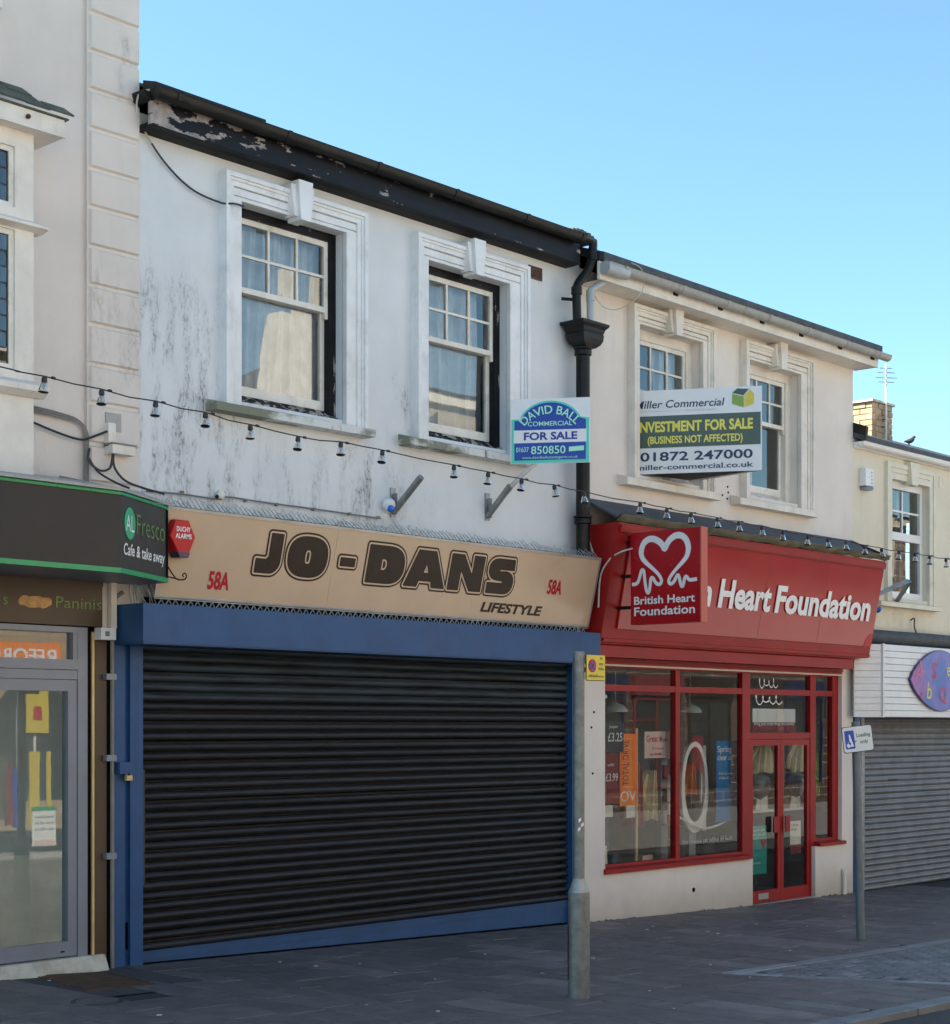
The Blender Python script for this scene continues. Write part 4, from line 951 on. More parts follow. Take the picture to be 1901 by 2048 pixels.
# gap between shutter box and sign: zigzag lattice of the old awning
lat = thing('lattice_strip', 'zigzag metal lattice strip between the beige sign and the blue shutter box', 'lattice', (2.5, -.12, 2.65))
part(MB().box(0, 5.13, -.02, -.004, 2.60, 2.72), 'backing', 'void_dark', lat)
lt = MB(); n = 74
for k in range(n):
    a = .03 + k * 5.07 / n; b = a + 5.07 / n * .5; c = a + 5.07 / n
    j = rnd.uniform(-.006, .006)
    lt.tube([(a, -.15, 2.648), (b + j, -.15, 2.700)], .006, 4, False); lt.tube([(b + j, -.15, 2.700), (c, -.15, 2.648)], .006, 4, False)
part(lt, 'zigzag', 'wire_steel', lat)
part(MB().box(0, 5.13, -.158, -.142, 2.699, 2.706), 'rail', 'wire_steel', lat)
lt = MB()
for k in range(9):
    a = -.24 + k * .028; lt.tube([(a, -.2, 2.645), (a + rnd.uniform(-.04, .04), -.16, 2.73), (a + rnd.uniform(-.06, .06), -.14, 2.80)], .004, 4, False)
part(lt, 'loose_wires', 'wire_steel', lat)

# ------------------------------------------------------------------ beige shop sign
SO = Vector((0, -.15, 2.713)); SX = Vector((1, 0, 0)); SY = Vector((0, -.16, .649)).normalized(); SN = SX.cross(SY)
sg = thing('shop_sign', 'leaning beige fascia sign with brown outlined capitals above the blue shutter', 'sign', tuple(SO + SX * 2.57))
part(MB().slab(SO + SX * .02 + SY * .018, SX * 5.10, SY * .632, SN * -.05), 'panel', 'sign_beige', sg)
for (a, b, w, h) in ((0, 0, 5.14, .018), (0, .65, 5.14, .022), (0, .018, .02, .632), (5.12, .018, .02, .632)):
    part(MB().slab(SO + SX * a + SY * b + SN * .006, SX * w, SY * h, SN * -.07), 'trim_strip', 'alloy_frame', sg)
for s_ in (1.715, 3.43): part(MB().slab(SO + SX * s_ + SY * .019 + SN * .0005, SX * .004, SY * .630, SN * .001), 'panel_joint', 'sign_brown' if s_ > 9 else 'timber_pale', sg)
LET = {
 'J': (.905, [[(.125, .305), (.24, .305), (.24, .11)] + arc_pts(.14, .10, .10, .10, 0, -90, 6)[1:] + [(.0, 0), (.0, .10), (.10, .10), (.125, .125)]]),
 'O': (1.225, [arc_pts(.205, .1525, .205, .158, 0, 352, 36, 2.6), arc_pts(.205, .1525, .036, .062, 0, -345, 18, 2.8)]),
 '-': (1.788, [[(0, .114), (.155, .114), (.155, .172), (0, .172)]]),
 'D': (2.095, [[(0, 0), (.24, 0)] + arc_pts(.22, .1525, .20, .1525, -88, 88, 14, 2.5) + [(0, .305)], [(.150, .10), (.150, .205), (.19, .205)] + arc_pts(.185, .1525, .04, .052, 85, -85, 6) + [(.19, .10)]]),
 'A': (2.545, [[(0, 0), (.125, .305), (.335, .305), (.49, 0), (.34, 0), (.322, .052), (.168, .052), (.15, 0)], [(.207, .112), (.245, .212), (.283, .112)]]),
 'N': (3.085, [[(0, 0), (0, .305), (.15, .305), (.288, .125), (.288, .305), (.42, .305), (.42, 0), (.278, 0), (.132, .185), (.132, 0)]]),
 'S': (3.585, [[(.0, 0), (.22, 0)] + arc_pts(.22, .098, .12, .098, -80, 85, 8, 2.3) + [(.14, .19), (.14, .218), (.335, .218), (.325, .305), (.12, .305)] + arc_pts(.12, .212, .12, .093, 95, 262, 8, 2.3) + [(.20, .114), (.20, .086), (.0, .086)]]),
}
for chr_, (sx_, spl) in LET.items():
    for off, m_, lift in ((.037, 'sign_brown', .002), (.0215, 'sign_cream', .004), (.008, 'sign_brown', .006)):
        v, f = outline(grown(spl, off))
        place2d([(p[0] + sx_, p[1] + .25, 0) for p in v], f, SO, SX, SY, 'letter', m_, sg, lift)
lettering('LIFESTYLE', 'sign_brown', sg, SO + SX * 3.56 + SY * .076, SX, SY, .082, .85, bold=.035, shear=.18)
lettering('58A', 'sign_red', sg, SO + SX * .475 + SY * .092, SX, SY, .128, .205, bold=.03)
lettering('58A', 'sign_red', sg, SO + SX * 4.43 + SY * .289, SX, SY, .125, .205, bold=.03)
# bird-deterrent wire loops along the top
wl = thing('bird_wire', 'row of thin wavy bird deterrent wires along the top of the beige sign', 'bird wire', (2.5, -.2, 3.37))
lp = MB(); n = 110
for k in range(n):
    a = .05 + k * 5.05 / n; h = rnd.uniform(.05, .085); l = rnd.uniform(-.012, .012)
    lp.tube([(a, -.30, 3.372), (a - .006 + l, -.25 + l, 3.372 + h * .7), (a + .018 + l, -.24, 3.372 + h), (a + .032, -.28, 3.372 + h * .4), (a + .036, -.30, 3.37)], .0028, 3, False)
part(lp, 'loops', 'wire_steel', wl)
tp = MB().slab((0, -.31, 3.362), (5.14, 0, 0), (0, .31, .012), (0, 0, .008)); part(tp, 'cover_board', 'mossy_stone', wl)
mm = MB()
for k in range(50): mosslump(mm, rnd.choice([rnd.uniform(1.0, 2.0), rnd.uniform(2.5, 4.6), rnd.uniform(4.5, 5.1)]), -.29 + rnd.uniform(-.02, .05), 3.372, rnd.uniform(.012, .03), 12)
o = part(mm, 'moss', 'slate_green', wl); o['kind'] = 'stuff'
# alarm box
al = thing('alarm_box', 'red hexagonal burglar alarm box on the left of the beige sign', 'alarm box', (.11, -.3, 3.0))
HX = [(-.004, .163), (.045, .285), (.175, .285), (.235, .165), (.165, .02), (.085, .02)]
cx_, cy_ = .115, .165
B0 = Vector((0, -.272, 2.985)); fr = [(cx_ + (x - cx_) * .93, cy_ + (y - cy_) * .93) for x, y in HX]
m_ = MB(); n6 = 6
m_.v = [(x, -.245, 2.985 + y) for x, y in HX] + [(x, -.335, 2.985 + y) for x, y in HX] + [(x, -.345, 2.985 + y) for x, y in fr]
m_.f = [tuple(reversed(range(6)))] + [(k, (k + 1) % 6, 6 + (k + 1) % 6, 6 + k) for k in range(6)] + [(6 + k, 6 + (k + 1) % 6, 12 + (k + 1) % 6, 12 + k) for k in range(6)] + [tuple(12 + k for k in range(6))]
part(m_, 'case', 'alarm_red', al)
part(MB().prism([(.088, -.347, 2.996), (.162, -.347, 2.996), (.178, -.347, 3.035), (.066, -.347, 3.035)], (0, .10, 0)), 'strobe', 'alarm_navy', al)
for b_, z, w in (('DUCHY', 3.185, .125), ('ALARMS', 3.135, .145)): lettering(b_, 'text_white', al, (.118, -.345, z), (1, 0, 0), (0, 0, 1), .034, w, bold=.02, align='C')
# scroll of an old bracket
solo(MB().tube(smooth_pts([(-.04, -.36, 2.925), (.0, -.36, 2.875), (.045, -.36, 2.832), (.09, -.36, 2.830), (.122, -.36, 2.838), (.135, -.36, 2.862), (.118, -.36, 2.880), (.100, -.36, 2.866), (.108, -.36, 2.852)], 4), .0055, 5).tube([(-.04, -.36, 2.845), (.06, -.36, 2.832)], .0055, 5), 'scroll_bracket', 'iron_black', 'small black wrought iron scroll sticking out from the cafe sign', 'bracket', (0, -.36, 2.85), True)
# conduit with a lamp on the white wall
cd = thing('wall_conduit', 'thin dark cable clipped across the white wall above the beige sign', 'cable', (1.2, -.03, 3.5))
part(MB().tube(smooth_pts([(.02, -.03, 3.50), (.35, -.03, 3.512), (.70, -.03, 3.508), (.80, -.03, 3.535), (1.2, -.03, 3.53), (1.8, -.03, 3.528), (2.46, -.03, 3.52)], 5), .007, 5), 'cable', 'cable_grey', cd, True)
for xx in (.36, .98, 1.3, 1.7, 2.1, 2.44): part(MB().box(xx - .008, xx + .008, -.039, -.003, 3.516, 3.538), 'clip', 'cable_grey', cd)
wlm = thing('bulkhead_lamp', 'small round pale lamp fitting on the cable over the beige sign', 'lamp', (.73, -.04, 3.54))
part(MB().lathe([(.035, 0), (.04, .01), (.035, .03), (.018, .042)], (.735, -.003, 3.545), 10, Vector((0, -1, 0))), 'body', 'trim_cream', wlm, True)
part(MB().lathe([(.012, 0), (.016, .02), (.004, .03)], (.69, -.03, 3.53), 8, Vector((-.5, -.6, -.2))), 'bulb', 'iron_black', wlm, True)
# wall brackets for agents' poles
def pole_bracket(x, zb, zt, ty, tz, name, label, mm='galv'):
    t = thing(name, label, 'bracket', (x, 0, zb), 'tubular brackets for sale boards on the white wall')
    part(MB().box(x - .03, x + .03, -.012, -.001, zb, zt).box(x - .004, x + .004, -.06, -.012, zb + .02, zt - .05), 'wall_plate', mm, t)
    part(MB().tube([(x, -.012, zb + .04), (x, ty, tz)], .030, 10), 'socket', mm, t, True)
    return t
pole_bracket(2.63, 3.55, 3.80, -.34, 3.86, 'pole_bracket', 'empty galvanised pole bracket on the white wall above the beige sign')
pole_bracket(3.845, 3.63, 3.88, -.28, 3.92, 'pole_bracket', 'galvanised bracket holding the pole of the blue sale board')
sl = thing('security_light', 'white security lamp with a blue lens beside the empty pole bracket', 'lamp', (2.5, -.1, 3.6))
part(MB().lathe([(.045, 0), (.058, .02), (.058, .06), (.035, .085)], (2.56, -.005, 3.665), 10, Vector((-.35, -.8, -.45))), 'hood', 'lamp_white', sl, True)
part(MB().lathe([(.03, 0), (.034, .03), (.018, .048)], (2.54, -.055, 3.625), 10, Vector((.1, -.6, -.7))), 'lens', 'lamp_blue', sl, True)
part(MB().tube(smooth_pts([(2.60, -.02, 3.57), (2.62, -.03, 3.50), (2.66, -.1, 3.40)], 4), .007, 5), 'cable', 'cable_pale', sl, True)

# ------------------------------------------------------------------ blue sale board
BL = Vector((3.83, -.30, 4.110)); BR_ = Vector((4.210, -.905, 4.110)); TL_ = Vector((3.868, -.335, 4.690))
db = thing('sale_board', "blue and white estate agent's sale board on a pole by the downpipe", 'sale board', tuple(BL))
ex = (BR_ - BL); Wd = ex.length; ex.normalize(); ey = (TL_ - BL); Hd = ey.length; ey.normalize(); nn = ex.cross(ey).normalized(); ey = nn.cross(ex).normalized()
P = lambda x, y, l=0.: BL + ex * x + ey * y + nn * l
part(MB().slab(P(0, 0), ex * Wd, ey * Hd, nn * -.012), 'board', 'board_white', db)
def bpoly(pts, m, lift, name='print'): return flat_poly(pts, BL, ex, ey, name, m, db, lift, .0015)
k = Wd / .71; H = Hd
arch = [(.0, .0), (.006, .40), (.085, .40)] + arc_pts(.355, .335, .288, .228, 160, 20, 14) + [(.704, .40), (.704, .004), (.006, .004)]
bpoly([(x, y) for x, y in arch[1:]], 'board_teal', .002); bpoly([(.034, .386), (.102, .386)] + arc_pts(.355, .335, .270, .210, 160, 20, 14) + [(.676, .386), (.676, .030), (.034, .030)], 'board_blue', .004)
bpoly([(.028, .185), (.682, .185), (.682, .300), (.028, .300)], 'board_white', .006)
lettering('DAVID BALL', 'text_pale_green', db, P(.355, .445), ex, ey, .072, .52, bold=.012, align='C', lift=.008, arc=.30)
lettering('COMMERCIAL', 'text_pale_green', db, P(.355, .335), ex, ey, .040, .40, bold=.01, align='C', lift=.008)
lettering('FOR SALE', 'text_blue', db, P(.36, .212), ex, ey, .064, .48, bold=.03, align='C', lift=.009)
lettering('01637', 'text_pale_green', db, P(.05, .105), ex, ey, .042, .115, bold=.01, lift=.008)
lettering('850850', 'text_pale_green', db, P(.185, .085), ex, ey, .068, .31, bold=.01, lift=.008)
bpoly([(.525, .10), (.66, .108), (.66, .150), (.525, .142)], 'text_pale_green', .007)
lettering('www.davidballestateagents.co.uk', 'text_pale_green', db, P(.355, .042), ex, ey, .024, .50, bold=.0, align='C', lift=.008)
part(MB().tube([(3.848, -.16, 3.80), (3.885, -.33, 3.975), (3.985, -.46, 4.12), (4.02, -.50, 4.40)], .022, 8), 'pole', 'galv_pale', db, True)

# ------------------------------------------------------------------ V-shaped investment board
A_ = Vector((6.215, .085, 4.32)); B_ = Vector((6.822, -1.03, 4.32)); C_ = Vector((7.02, -.02, 4.32)); Hm = .845
mv = thing('investment_board', 'white and green V shaped investment for sale board fixed in a cream window', 'sale board', tuple(B_))
ex = (B_ - A_); Wm = ex.length; ex.normalize(); ey = Vector((0, 0, 1)); nn = ex.cross(ey)
part(MB().slab(A_, ex * Wm, ey * Hm, nn * -.012), 'board', 'board_white', mv)
e2 = (C_ - B_).normalized(); part(MB().slab(B_ + e2 * .02, C_ - B_ - e2 * .02, ey * Hm, e2.cross(ey) * -.012), 'rear_board', 'board_white', mv)
part(MB().box(-.02, .02, -.02, .02, 0, 1), 'post', 'timber_dark', mv).data.transform(Matrix.Translation(Vector((B_.x + .02, B_.y + .03, 4.31)) - ORG[mv.name]) @ Matrix.Diagonal((1, 1, Hm + .02, 1)))
part(MB().prism([A_ + Vector((.06, -.02, .01)), B_ + Vector((.0, .06, .01)), C_ + Vector((-.06, -.02, .01))], (0, 0, .03)), 'brace', 'timber_dark', mv)
PA = lambda x, y: A_ + ex * x + ey * y
def mpoly(pts, m, lift): return flat_poly(pts, A_, ex, ey, 'print', m, mv, lift, .0015)
mpoly([(0, .262), (Wm - .012, .262), (Wm - .012, .585), (0, .585)], 'board_green', .003)
lettering('Miller Commercial', 'text_navy', mv, PA(-0.005, .665), ex, ey, .075, .905, bold=.01, shear=.18)
lettering('Chartered Surveyors', 'pipe_grey', mv, PA(0.510, .625), ex, ey, .016, .30, bold=.0)
mpoly([(.03, .631), (.52, .631), (.52, .633), (.03, .633)], 'pipe_grey', .003)
lettering('INVESTMENT FOR SALE', 'text_yellow', mv, PA(0.017, .425), ex, ey, .098, 1.165, bold=.035)
lettering('(BUSINESS NOT AFFECTED)', 'text_yellow', mv, PA(0.125, .305), ex, ey, .070, .955, bold=.025)
lettering('01872 247000', 'text_navy', mv, PA(0.050, .130), ex, ey, .085, 1.13, bold=.02)
lettering('miller-commercial.co.uk', 'text_navy', mv, PA(0.010, .040), ex, ey, .050, 1.175, bold=.015)
hx = .975
mpoly([(hx + .0, .675), (hx + .115, .635), (hx + .115, .745), (hx + .0, .775)], 'house_green', .003)
mpoly([(hx + .122, .637), (hx + .215, .668), (hx + .218, .765), (hx + .175, .815), (hx + .122, .750)], 'house_yellow', .003)
mpoly([(hx + .0, .785), (hx + .112, .755), (hx + .165, .818), (hx + .05, .828)], 'house_slate', .003)

# ------------------------------------------------------------------ cafe shopfront
cf = thing('cafe_shopfront', 'cafe front with grey aluminium glazed door and brown fascia', 'shopfront', (-1.2, 0, .04))
fa = MB().box(-6.0, -.367, -.03, .05, 2.478, 2.90); part(fa, 'fascia', 'cafe_brown', cf)
part(MB().box(-6, -.36, -.028, .06, 2.77, 3.0).box(-6, -.36, .051, .3, 2.44, 2.78), 'lintel', 'void_dark', cf)
lettering('Paninis', 'cafe_lime', cf, (-.762, -.03, 2.600), (1, 0, 0), (0, 0, 1), .078, .385, bold=-.008)
lettering('s', 'cafe_lime', cf, (-1.185, -.03, 2.600), (1, 0, 0), (0, 0, 1), .078, bold=-.008)
bp = [(x, z + .006 * math.sin(x * 60)) for x, z in arc_pts(-.931, 2.630, .136, .040, 0, 348, 30, 2.8)]
flat_poly(bp, (0, -.03, 0), (1, 0, 0), (0, 0, 1), 'bread_print', 'bread', cf, .003)
fm = MB(); fm.box(-.560, -.477, -.004, .09, .115, 2.470); fm.box(-3.2, -.560, -.004, .09, 2.430, 2.470); fm.box(-3.2, -.560, -.004, .09, 2.165, 2.237); fm.box(-.596, -.560, 0, .09, 2.237, 2.430)
fm.box(-3.2, -.560, .0, .09, 2.095, 2.160); fm.box(-2.0, -1.92, -.004, .09, .12, 2.095); fm.box(-2.0, -1.92, -.004, .09, 2.237, 2.43)
part(fm, 'frame', 'alu_grey', cf)
dr = MB(); dr.box(-.638, -.565, .002, .075, .125, 2.09); dr.box(-1.915, -.638, .002, .075, 2.011, 2.09); dr.box(-1.915, -.638, .002, .075, .125, .231); dr.box(-1.915, -1.84, .002, .075, .231, 2.011)
door = part(dr, 'door', 'alu_grey', cf)
part(MB().poly([(-1.84, .04, .231), (-.638, .04, .231), (-.638, .04, 2.011), (-1.84, .04, 2.011)]), 'pane', 'glass_door', door)
part(MB().box(-1.838, -.66, .046, .05, .233, .86), 'pale_sheet', 'cafe_pale', door)  # pale sheet added behind the lower glass to make it paler
part(MB().box(-.70, -.67, -.003, .003, .155, .165), 'lock', 'void_dark', door)
part(MB().poly([(-1.92, .04, 2.237), (-.596, .04, 2.237), (-.596, .04, 2.430), (-1.92, .04, 2.430)]), 'pane', 'glass_door', cf)
part(MB().poly([(-3.2, .04, .12), (-2.0, .04, .12), (-2.0, .04, 2.43), (-3.2, .04, 2.43)]), 'pane', 'glass_door', cf)
part(MB().box(-3.3, -.52, 1.6, 1.64, 0, 2.5).box(-3.3, -.52, .1, 1.6, .08, .11).box(-.52, -.478, .092, 1.6, .1, 2.44).box(-3.3, -.52, .1, 1.6, 2.44, 2.46), 'interior', 'shop_wall', cf)
st = MB()
def stf(u, v):
    x = -3.2 + u * 2.84; rr = .02 * math.sin(31 * u) + .012 * math.sin(77 * u + 1)
    return (x, -.05 - .05 * (1 - v) + rr * (1 - v), g(x) - .01 + (.125 - g(x)) * v ** .8)
st.grid(stf, 60, 5); st.poly([(-3.2, -.05, .115), (-.36, -.05, .115), (-.36, .05, .115), (-3.2, .05, .115)]); st.poly([(-.36, -.1, g(-.36) - .01), (-.36, .05, g(-.36) - .01), (-.36, .05, .115), (-.36, -.05, .115)])
part(st, 'step', 'step_stone', cf)
part(MB().box(-.442, -.424, -.012, .02, .10, 2.44), 'yellow_strip', 'warm_yellow', cf)  # narrow yellow strip between the door frame and the side panel
part(MB().box(-.424, -.315, -.008, .05, g(-.35) - .01, 2.45), 'side_panel', 'cafe_brown', cf)
part(MB().box(-.477, -.442, .005, .05, .09, 2.46).box(-.315, -.255, .003, .05, g(-.3) - .01, 2.66), 'dark_gap', 'void_dark', cf)
cp = thing('conduit_pipe', 'thin grey conduit pipe with clips beside the blue shutter guide', 'pipe', (-.282, -.03, 0))
part(MB().tube(smooth_pts([(-.282, -.03, g(-.28) - .01), (-.282, -.03, 1.2), (-.282, -.03, 2.45), (-.278, -.03, 2.60), (-.26, -.04, 2.69), (-.21, -.06, 2.74)], 4), .0155, 8), 'pipe', 'cable_grey', cp, True)
for zz in (.82, 1.53, 2.12): part(MB().box(-.345, -.258, -.052, .003, zz - .022, zz + .022), 'clip', 'alu_grey', cp)
wb = thing('fuse_box', 'small battered white box under the end of the cafe fascia', 'box', (-.35, -.05, 2.39))
part(MB().box(-.420, -.292, -.09, -.008, 2.385, 2.470), 'case', 'trim_white', wb)
part(MB().box(-.385, -.35, -.094, -.0905, 2.41, 2.445), 'label_plate', 'cable_grey', wb)
part(MB().box(-.318, -.27, -.07, -.0305, 2.471, 2.82), 'trunking', 'trim_cream', wb)

cs = thing('cafe_sign', 'dark projecting cafe sign box with green edges and an angled end', 'sign', (-1.2, -.5, 2.8))
Q = [(-6.0, -.02), (-6.0, -.75), (-.735, -.75), (-.035, -.352), (-.035, -.02)]
part(MB().prism([(x, y, 2.822) for x, y in Q], (0, 0, .512)), 'box', 'cafe_panel', cs)
part(MB().prism([(x * 1 + (.004 if k in (2, 3) else 0), y - (.006 if k in (1, 2) else .004 if k == 3 else 0), 2.800) for k, (x, y) in enumerate(Q)], (0, 0, .0215)), 'soffit', 'cafe_soffit', cs)
CX = Vector((.70, .398, 0)).normalized(); CN = CX.cross(Vector((0, 0, 1)))
c0 = Vector((-.735, -.75, 0))
for (za, zb_) in ((2.800, 2.834), (3.330, 3.352)):
    part(MB().box(-6, -.733, -.760, -.7505, za, zb_), 'green_edge', 'cafe_green', cs)
    part(MB().slab(c0 + CN * .0005 + Vector((0, 0, za)), CX * .806, (0, 0, zb_ - za), CN * .010), 'green_edge', 'cafe_green', cs)
part(MB().slab(c0 + CN * .001 + CX * .786 + Vector((0, 0, 2.836)), CX * .02, (0, 0, .49), CN * .008), 'corner_trim', 'void_dark', cs)
v = arc_pts(.150, .348, .090, .110, 0, 345, 24)
CO = c0 + Vector((0, 0, 2.805))
flat_poly(v, CO, CX, (0, 0, 1), 'logo_disc', 'cafe_disc', cs, .004)
lettering('AL', 'text_white', cs, CO + CX * .150 + Vector((0, 0, .292)), CX, (0, 0, 1), .110, .135, bold=.0, align='C', lift=.006)
lettering('Fresco', 'cafe_lime', cs, CO + CX * .262 + Vector((0, 0, .285)), CX, (0, 0, 1), .142, .49, bold=-.012, lift=.005)
lettering('Cafe & take away', 'text_white', cs, CO + CX * .045 + Vector((0, 0, .128)), CX, (0, 0, 1), .078, .705, bold=.012, shear=.1, lift=.005)
tp = MB().prism([(-6, -.79, 3.352), (-6, -.79, 3.372), (-6, -.03, 3.52), (-6, -.03, 3.45)], (5.27, 0, 0))
part(tp, 'top_sheet', 'gutter_grey', cs)
part(MB().prism([c0 + Vector((.0, -.03, 3.354)), Vector((.02, -.36, 3.354)), Vector((-.06, -.055, 3.47)), Vector((-.735, -.03, 3.52))], (0, 0, .014)), 'top_sheet', 'gutter_grey', cs)

# ------------------------------------------------------------------ charity shop
sf_ = thing('charity_shopfront', 'red painted charity shop front with large windows and double doors', 'shopfront', (7.8, 0, -.2))
fy0, fy1 = .05, .12
fm = MB(); fm.box(5.56, 5.66, fy0, fy1, .36, 2.345); fm.box(6.868, 6.942, fy0, fy1, .36, 2.345); fm.box(8.130, 8.285, fy0, fy1, g(8.2), 2.345); fm.box(9.560, 9.680, fy0, fy1, g(9.6), 2.345); fm.box(10.060, 10.190, fy0, fy1, .42, 2.345)
fm.box(5.56, 10.19, fy0 - .004, fy1, 2.345, 2.40)
for a, b in ((5.66, 6.868), (6.942, 8.130), (8.285, 9.56), (9.68, 10.06)): fm.box(a, b, fy0 + .003, fy1, 2.115, 2.178)
fm.box(8.285, 9.56, fy0 + .003, fy1, 1.618, 1.690)
fm.box(5.66, 6.868, fy0 + .003, fy1, .36, .385); fm.box(6.942, 8.13, fy0 + .003, fy1, .36, .385); fm.box(9.68, 10.06, fy0 + .003, fy1, .42, .45)
part(fm, 'frame', 'red_paint', sf_)
part(MB().prism([(5.575, -.035, .303), (5.575, -.035, .345), (5.575, .05, .36), (5.575, .12, .36), (5.575, .12, .303)], (2.61, 0, 0)), 'sill', 'red_paint', sf_)
part(MB().prism([(9.64, -.035, .366), (9.64, -.035, .40), (9.64, .05, .42), (9.64, .12, .42), (9.64, .12, .366)], (.60, 0, 0)), 'sill', 'red_paint', sf_)
def pane(x0, x1, z0, z1, y=.085, m='glass_shop', p=sf_):
    return part(MB().poly([(x0, y, z0), (x1, y, z0), (x1, y, z1), (x0, y, z1)]), 'pane', m, p)
for a, b in ((5.66, 6.868), (6.942, 8.130), (9.68, 10.06)): pane(a, b, .385 if a < 9 else .45, 2.115); pane(a, b, 2.178, 2.345)
pane(8.285, 9.56, 2.178, 2.345); pane(8.285, 9.56, 1.69, 2.115)
for i, (a, b) in enumerate(((8.290, 8.922), (8.928, 9.556))):
    zb_ = g((a + b) / 2) + .012
    d_ = MB(); d_.box(a, a + .06, .056, .10, zb_, 1.612); d_.box(b - .06, b, .056, .10, zb_, 1.612); d_.box(a + .06, b - .06, .056, .10, 1.545, 1.612); d_.box(a + .06, b - .06, .056, .10, zb_, -.075)
    dd = part(d_, 'door', 'red_paint', sf_)
    pane(a + .06, b - .06, -.075, 1.545, .078, 'glass_shop', dd)
    hx0 = 8.73 if i == 0 else 8.975
    part(MB().box(hx0, hx0 + .10, .022, .034, .565, .742).box(hx0 + .03, hx0 + .07, .034, .056, .60, .70), 'push_plate', 'red_paint', dd)
    if i == 0: part(MB().box(8.455, 8.66, .050, .0555, -.172, -.105), 'letter_plate', 'alloy_frame', dd)
part(MB().box(8.26, 9.585, .0, .14, g(9) - .05, g(9) + .008), 'threshold', 'alloy_frame', sf_)
# frieze, mouldings
part(MB().box(5.21, 10.10, -.20, .048, 2.435, 2.545), 'frieze', 'red_paint', sf_)
part(MB().prism([(5.21, -.205, 2.546), (5.21, -.235, 2.56), (5.21, -.235, 2.57), (5.21, .0, 2.57), (5.21, .0, 2.546)], (4.93, 0, 0)), 'cornice', 'red_paint', sf_)
part(MB().box(5.30, 10.14, -.05, .047, 2.405, 2.434).box(5.40, 10.17, -.02, .046, 2.378, 2.404), 'moulding', 'red_paint', sf_)
# leaning fascia
FO = Vector((5.20, -.25, 2.572)); FX = Vector((1, 0, 0)); FY = Vector((0, -.22, 1.13)).normalized(); FN = FX.cross(FY); FH = 1.151
fs = thing('charity_fascia', 'leaning glossy red fascia sign with white lettering above the charity shop', 'sign', tuple(FO + FX * 2.6))
part(MB().prism([FO, FO + FY * FH, FO + FY * FH + Vector((0, .46, 0)), FO + Vector((0, .24, 0))], (5.18, 0, 0)), 'backboard', 'red_paint', fs)
part(MB().slab(FO + FX * .21 + FY * .14 + FN * .001, FX * 4.93, FY * .90, FN * .022), 'panel', 'red_fascia', fs)
part(MB().slab(FO + FX * .02 + FY * 1.065 + FN * .001, FX * 5.14, FY * .07, FN * .03), 'top_rail', 'red_paint', fs)
part(MB().slab(FO + FX * .02 + FY * .01 + FN * .001, FX * 5.14, FY * .03, FN * .02), 'bottom_rail', 'red_paint', fs)
for s_ in (2.67, 3.9): part(MB().slab(FO + FX * s_ + FY * .142 + FN * .0232, FX * .005, FY * .896, FN * .001), 'panel_joint', 'alarm_navy' if s_ > 9 else 'poster_maroon', fs)
FP = lambda s, t_: FO + FX * s + FY * t_ + FN * .0235
for w_, s0, wd_ in (('British', .60, 1.08), ('Heart', 1.822, .99), ('Foundation', 2.91, 2.055)):
    lettering(w_, 'text_white', fs, FP(s0, .447), FX, FY, .272, wd_, bold=.034, lift=.012)
flat_poly([(4.93, .142)] + arc_pts(5.14, .142, .17, .15, 175, 92, 8) + [(5.138, .142)], FO + FN * .0235, FX, FY, 'corner_flash', 'sign_red', fs, .003)
# slate coloured canopy roof
cn = thing('canopy', 'dark felt canopy roof with a mossy front edge above the red fascia', 'canopy', (7.8, -.3, 3.72))
part(MB().prism([(5.21, -.46, 3.735), (5.21, -.46, 3.752), (5.21, -.001, 3.985), (5.21, -.001, 3.955)], (5.18, 0, 0)), 'felt', 'felt', cn)
ed = MB()
def edf(u, v):
    x = 5.19 + u * 5.21; w_ = .006 * math.sin(41 * u) + .005 * math.sin(97 * u + 2)
    a = R(-60 + 250 * v); return (x, -.478 - .05 * math.cos(a - 1.2) + w_, 3.742 + .034 * math.sin(a) + w_)
ed.grid(edf, 90, 6); part(ed, 'edge_roll', 'mossy_stone', cn, True)
mm = MB()
for k in range(140): xx = rnd.uniform(5.2, 10.38); mosslump(mm, xx, -.47 + rnd.uniform(-.04, .06), 3.755, rnd.uniform(.008, .022), 9)
o = part(mm, 'moss', 'moss', cn); o['kind'] = 'stuff'
part(MB().prism([(10.392, -.50, 3.72), (10.392, -.50, 3.77), (10.392, -.001, 3.99), (10.392, -.001, 3.94)], (.03, 0, 0)), 'end_flashing', 'gutter_black', cn)
# projecting sign
ps = thing('projecting_sign', 'red box sign with a white heart and pulse line jutting over the charity shop', 'sign', (5.4, -.9, 2.73))
part(MB().box(5.352, 5.448, -1.298, -.50, 2.730, 3.605), 'case', 'red_sign', ps)
part(MB().box(5.349, 5.451, -1.312, -1.2985, 2.726, 3.608), 'front_edge', 'red_edge', ps)
for zz in (2.90, 3.20, 3.52): part(MB().box(5.375, 5.425, -.50, -.29 if zz < 3.1 else -.33 if zz < 3.4 else -.40, zz - .015, zz + .015), 'arm', 'iron_black', ps)
HO = Vector((5.352, -.50, 2.73)); HXv = Vector((0, -1, 0)); HYv = Vector((0, 0, 1))
left = [(.018, .385), (.055, .385), (.085, .40), (.105, .44), (.125, .50), (.142, .515), (.158, .495), (.168, .42), (.185, .33), (.203, .295), (.220, .31), (.230, .36), (.238, .42), (.252, .437), (.270, .425), (.285, .40), (.31, .375), (.345, .37), (.362, .395), (.352, .43), (.315, .475), (.25, .53), (.18, .585), (.135, .64), (.128, .70), (.155, .765), (.21, .80), (.275, .80), (.335, .77), (.375, .735), (.398, .700)]
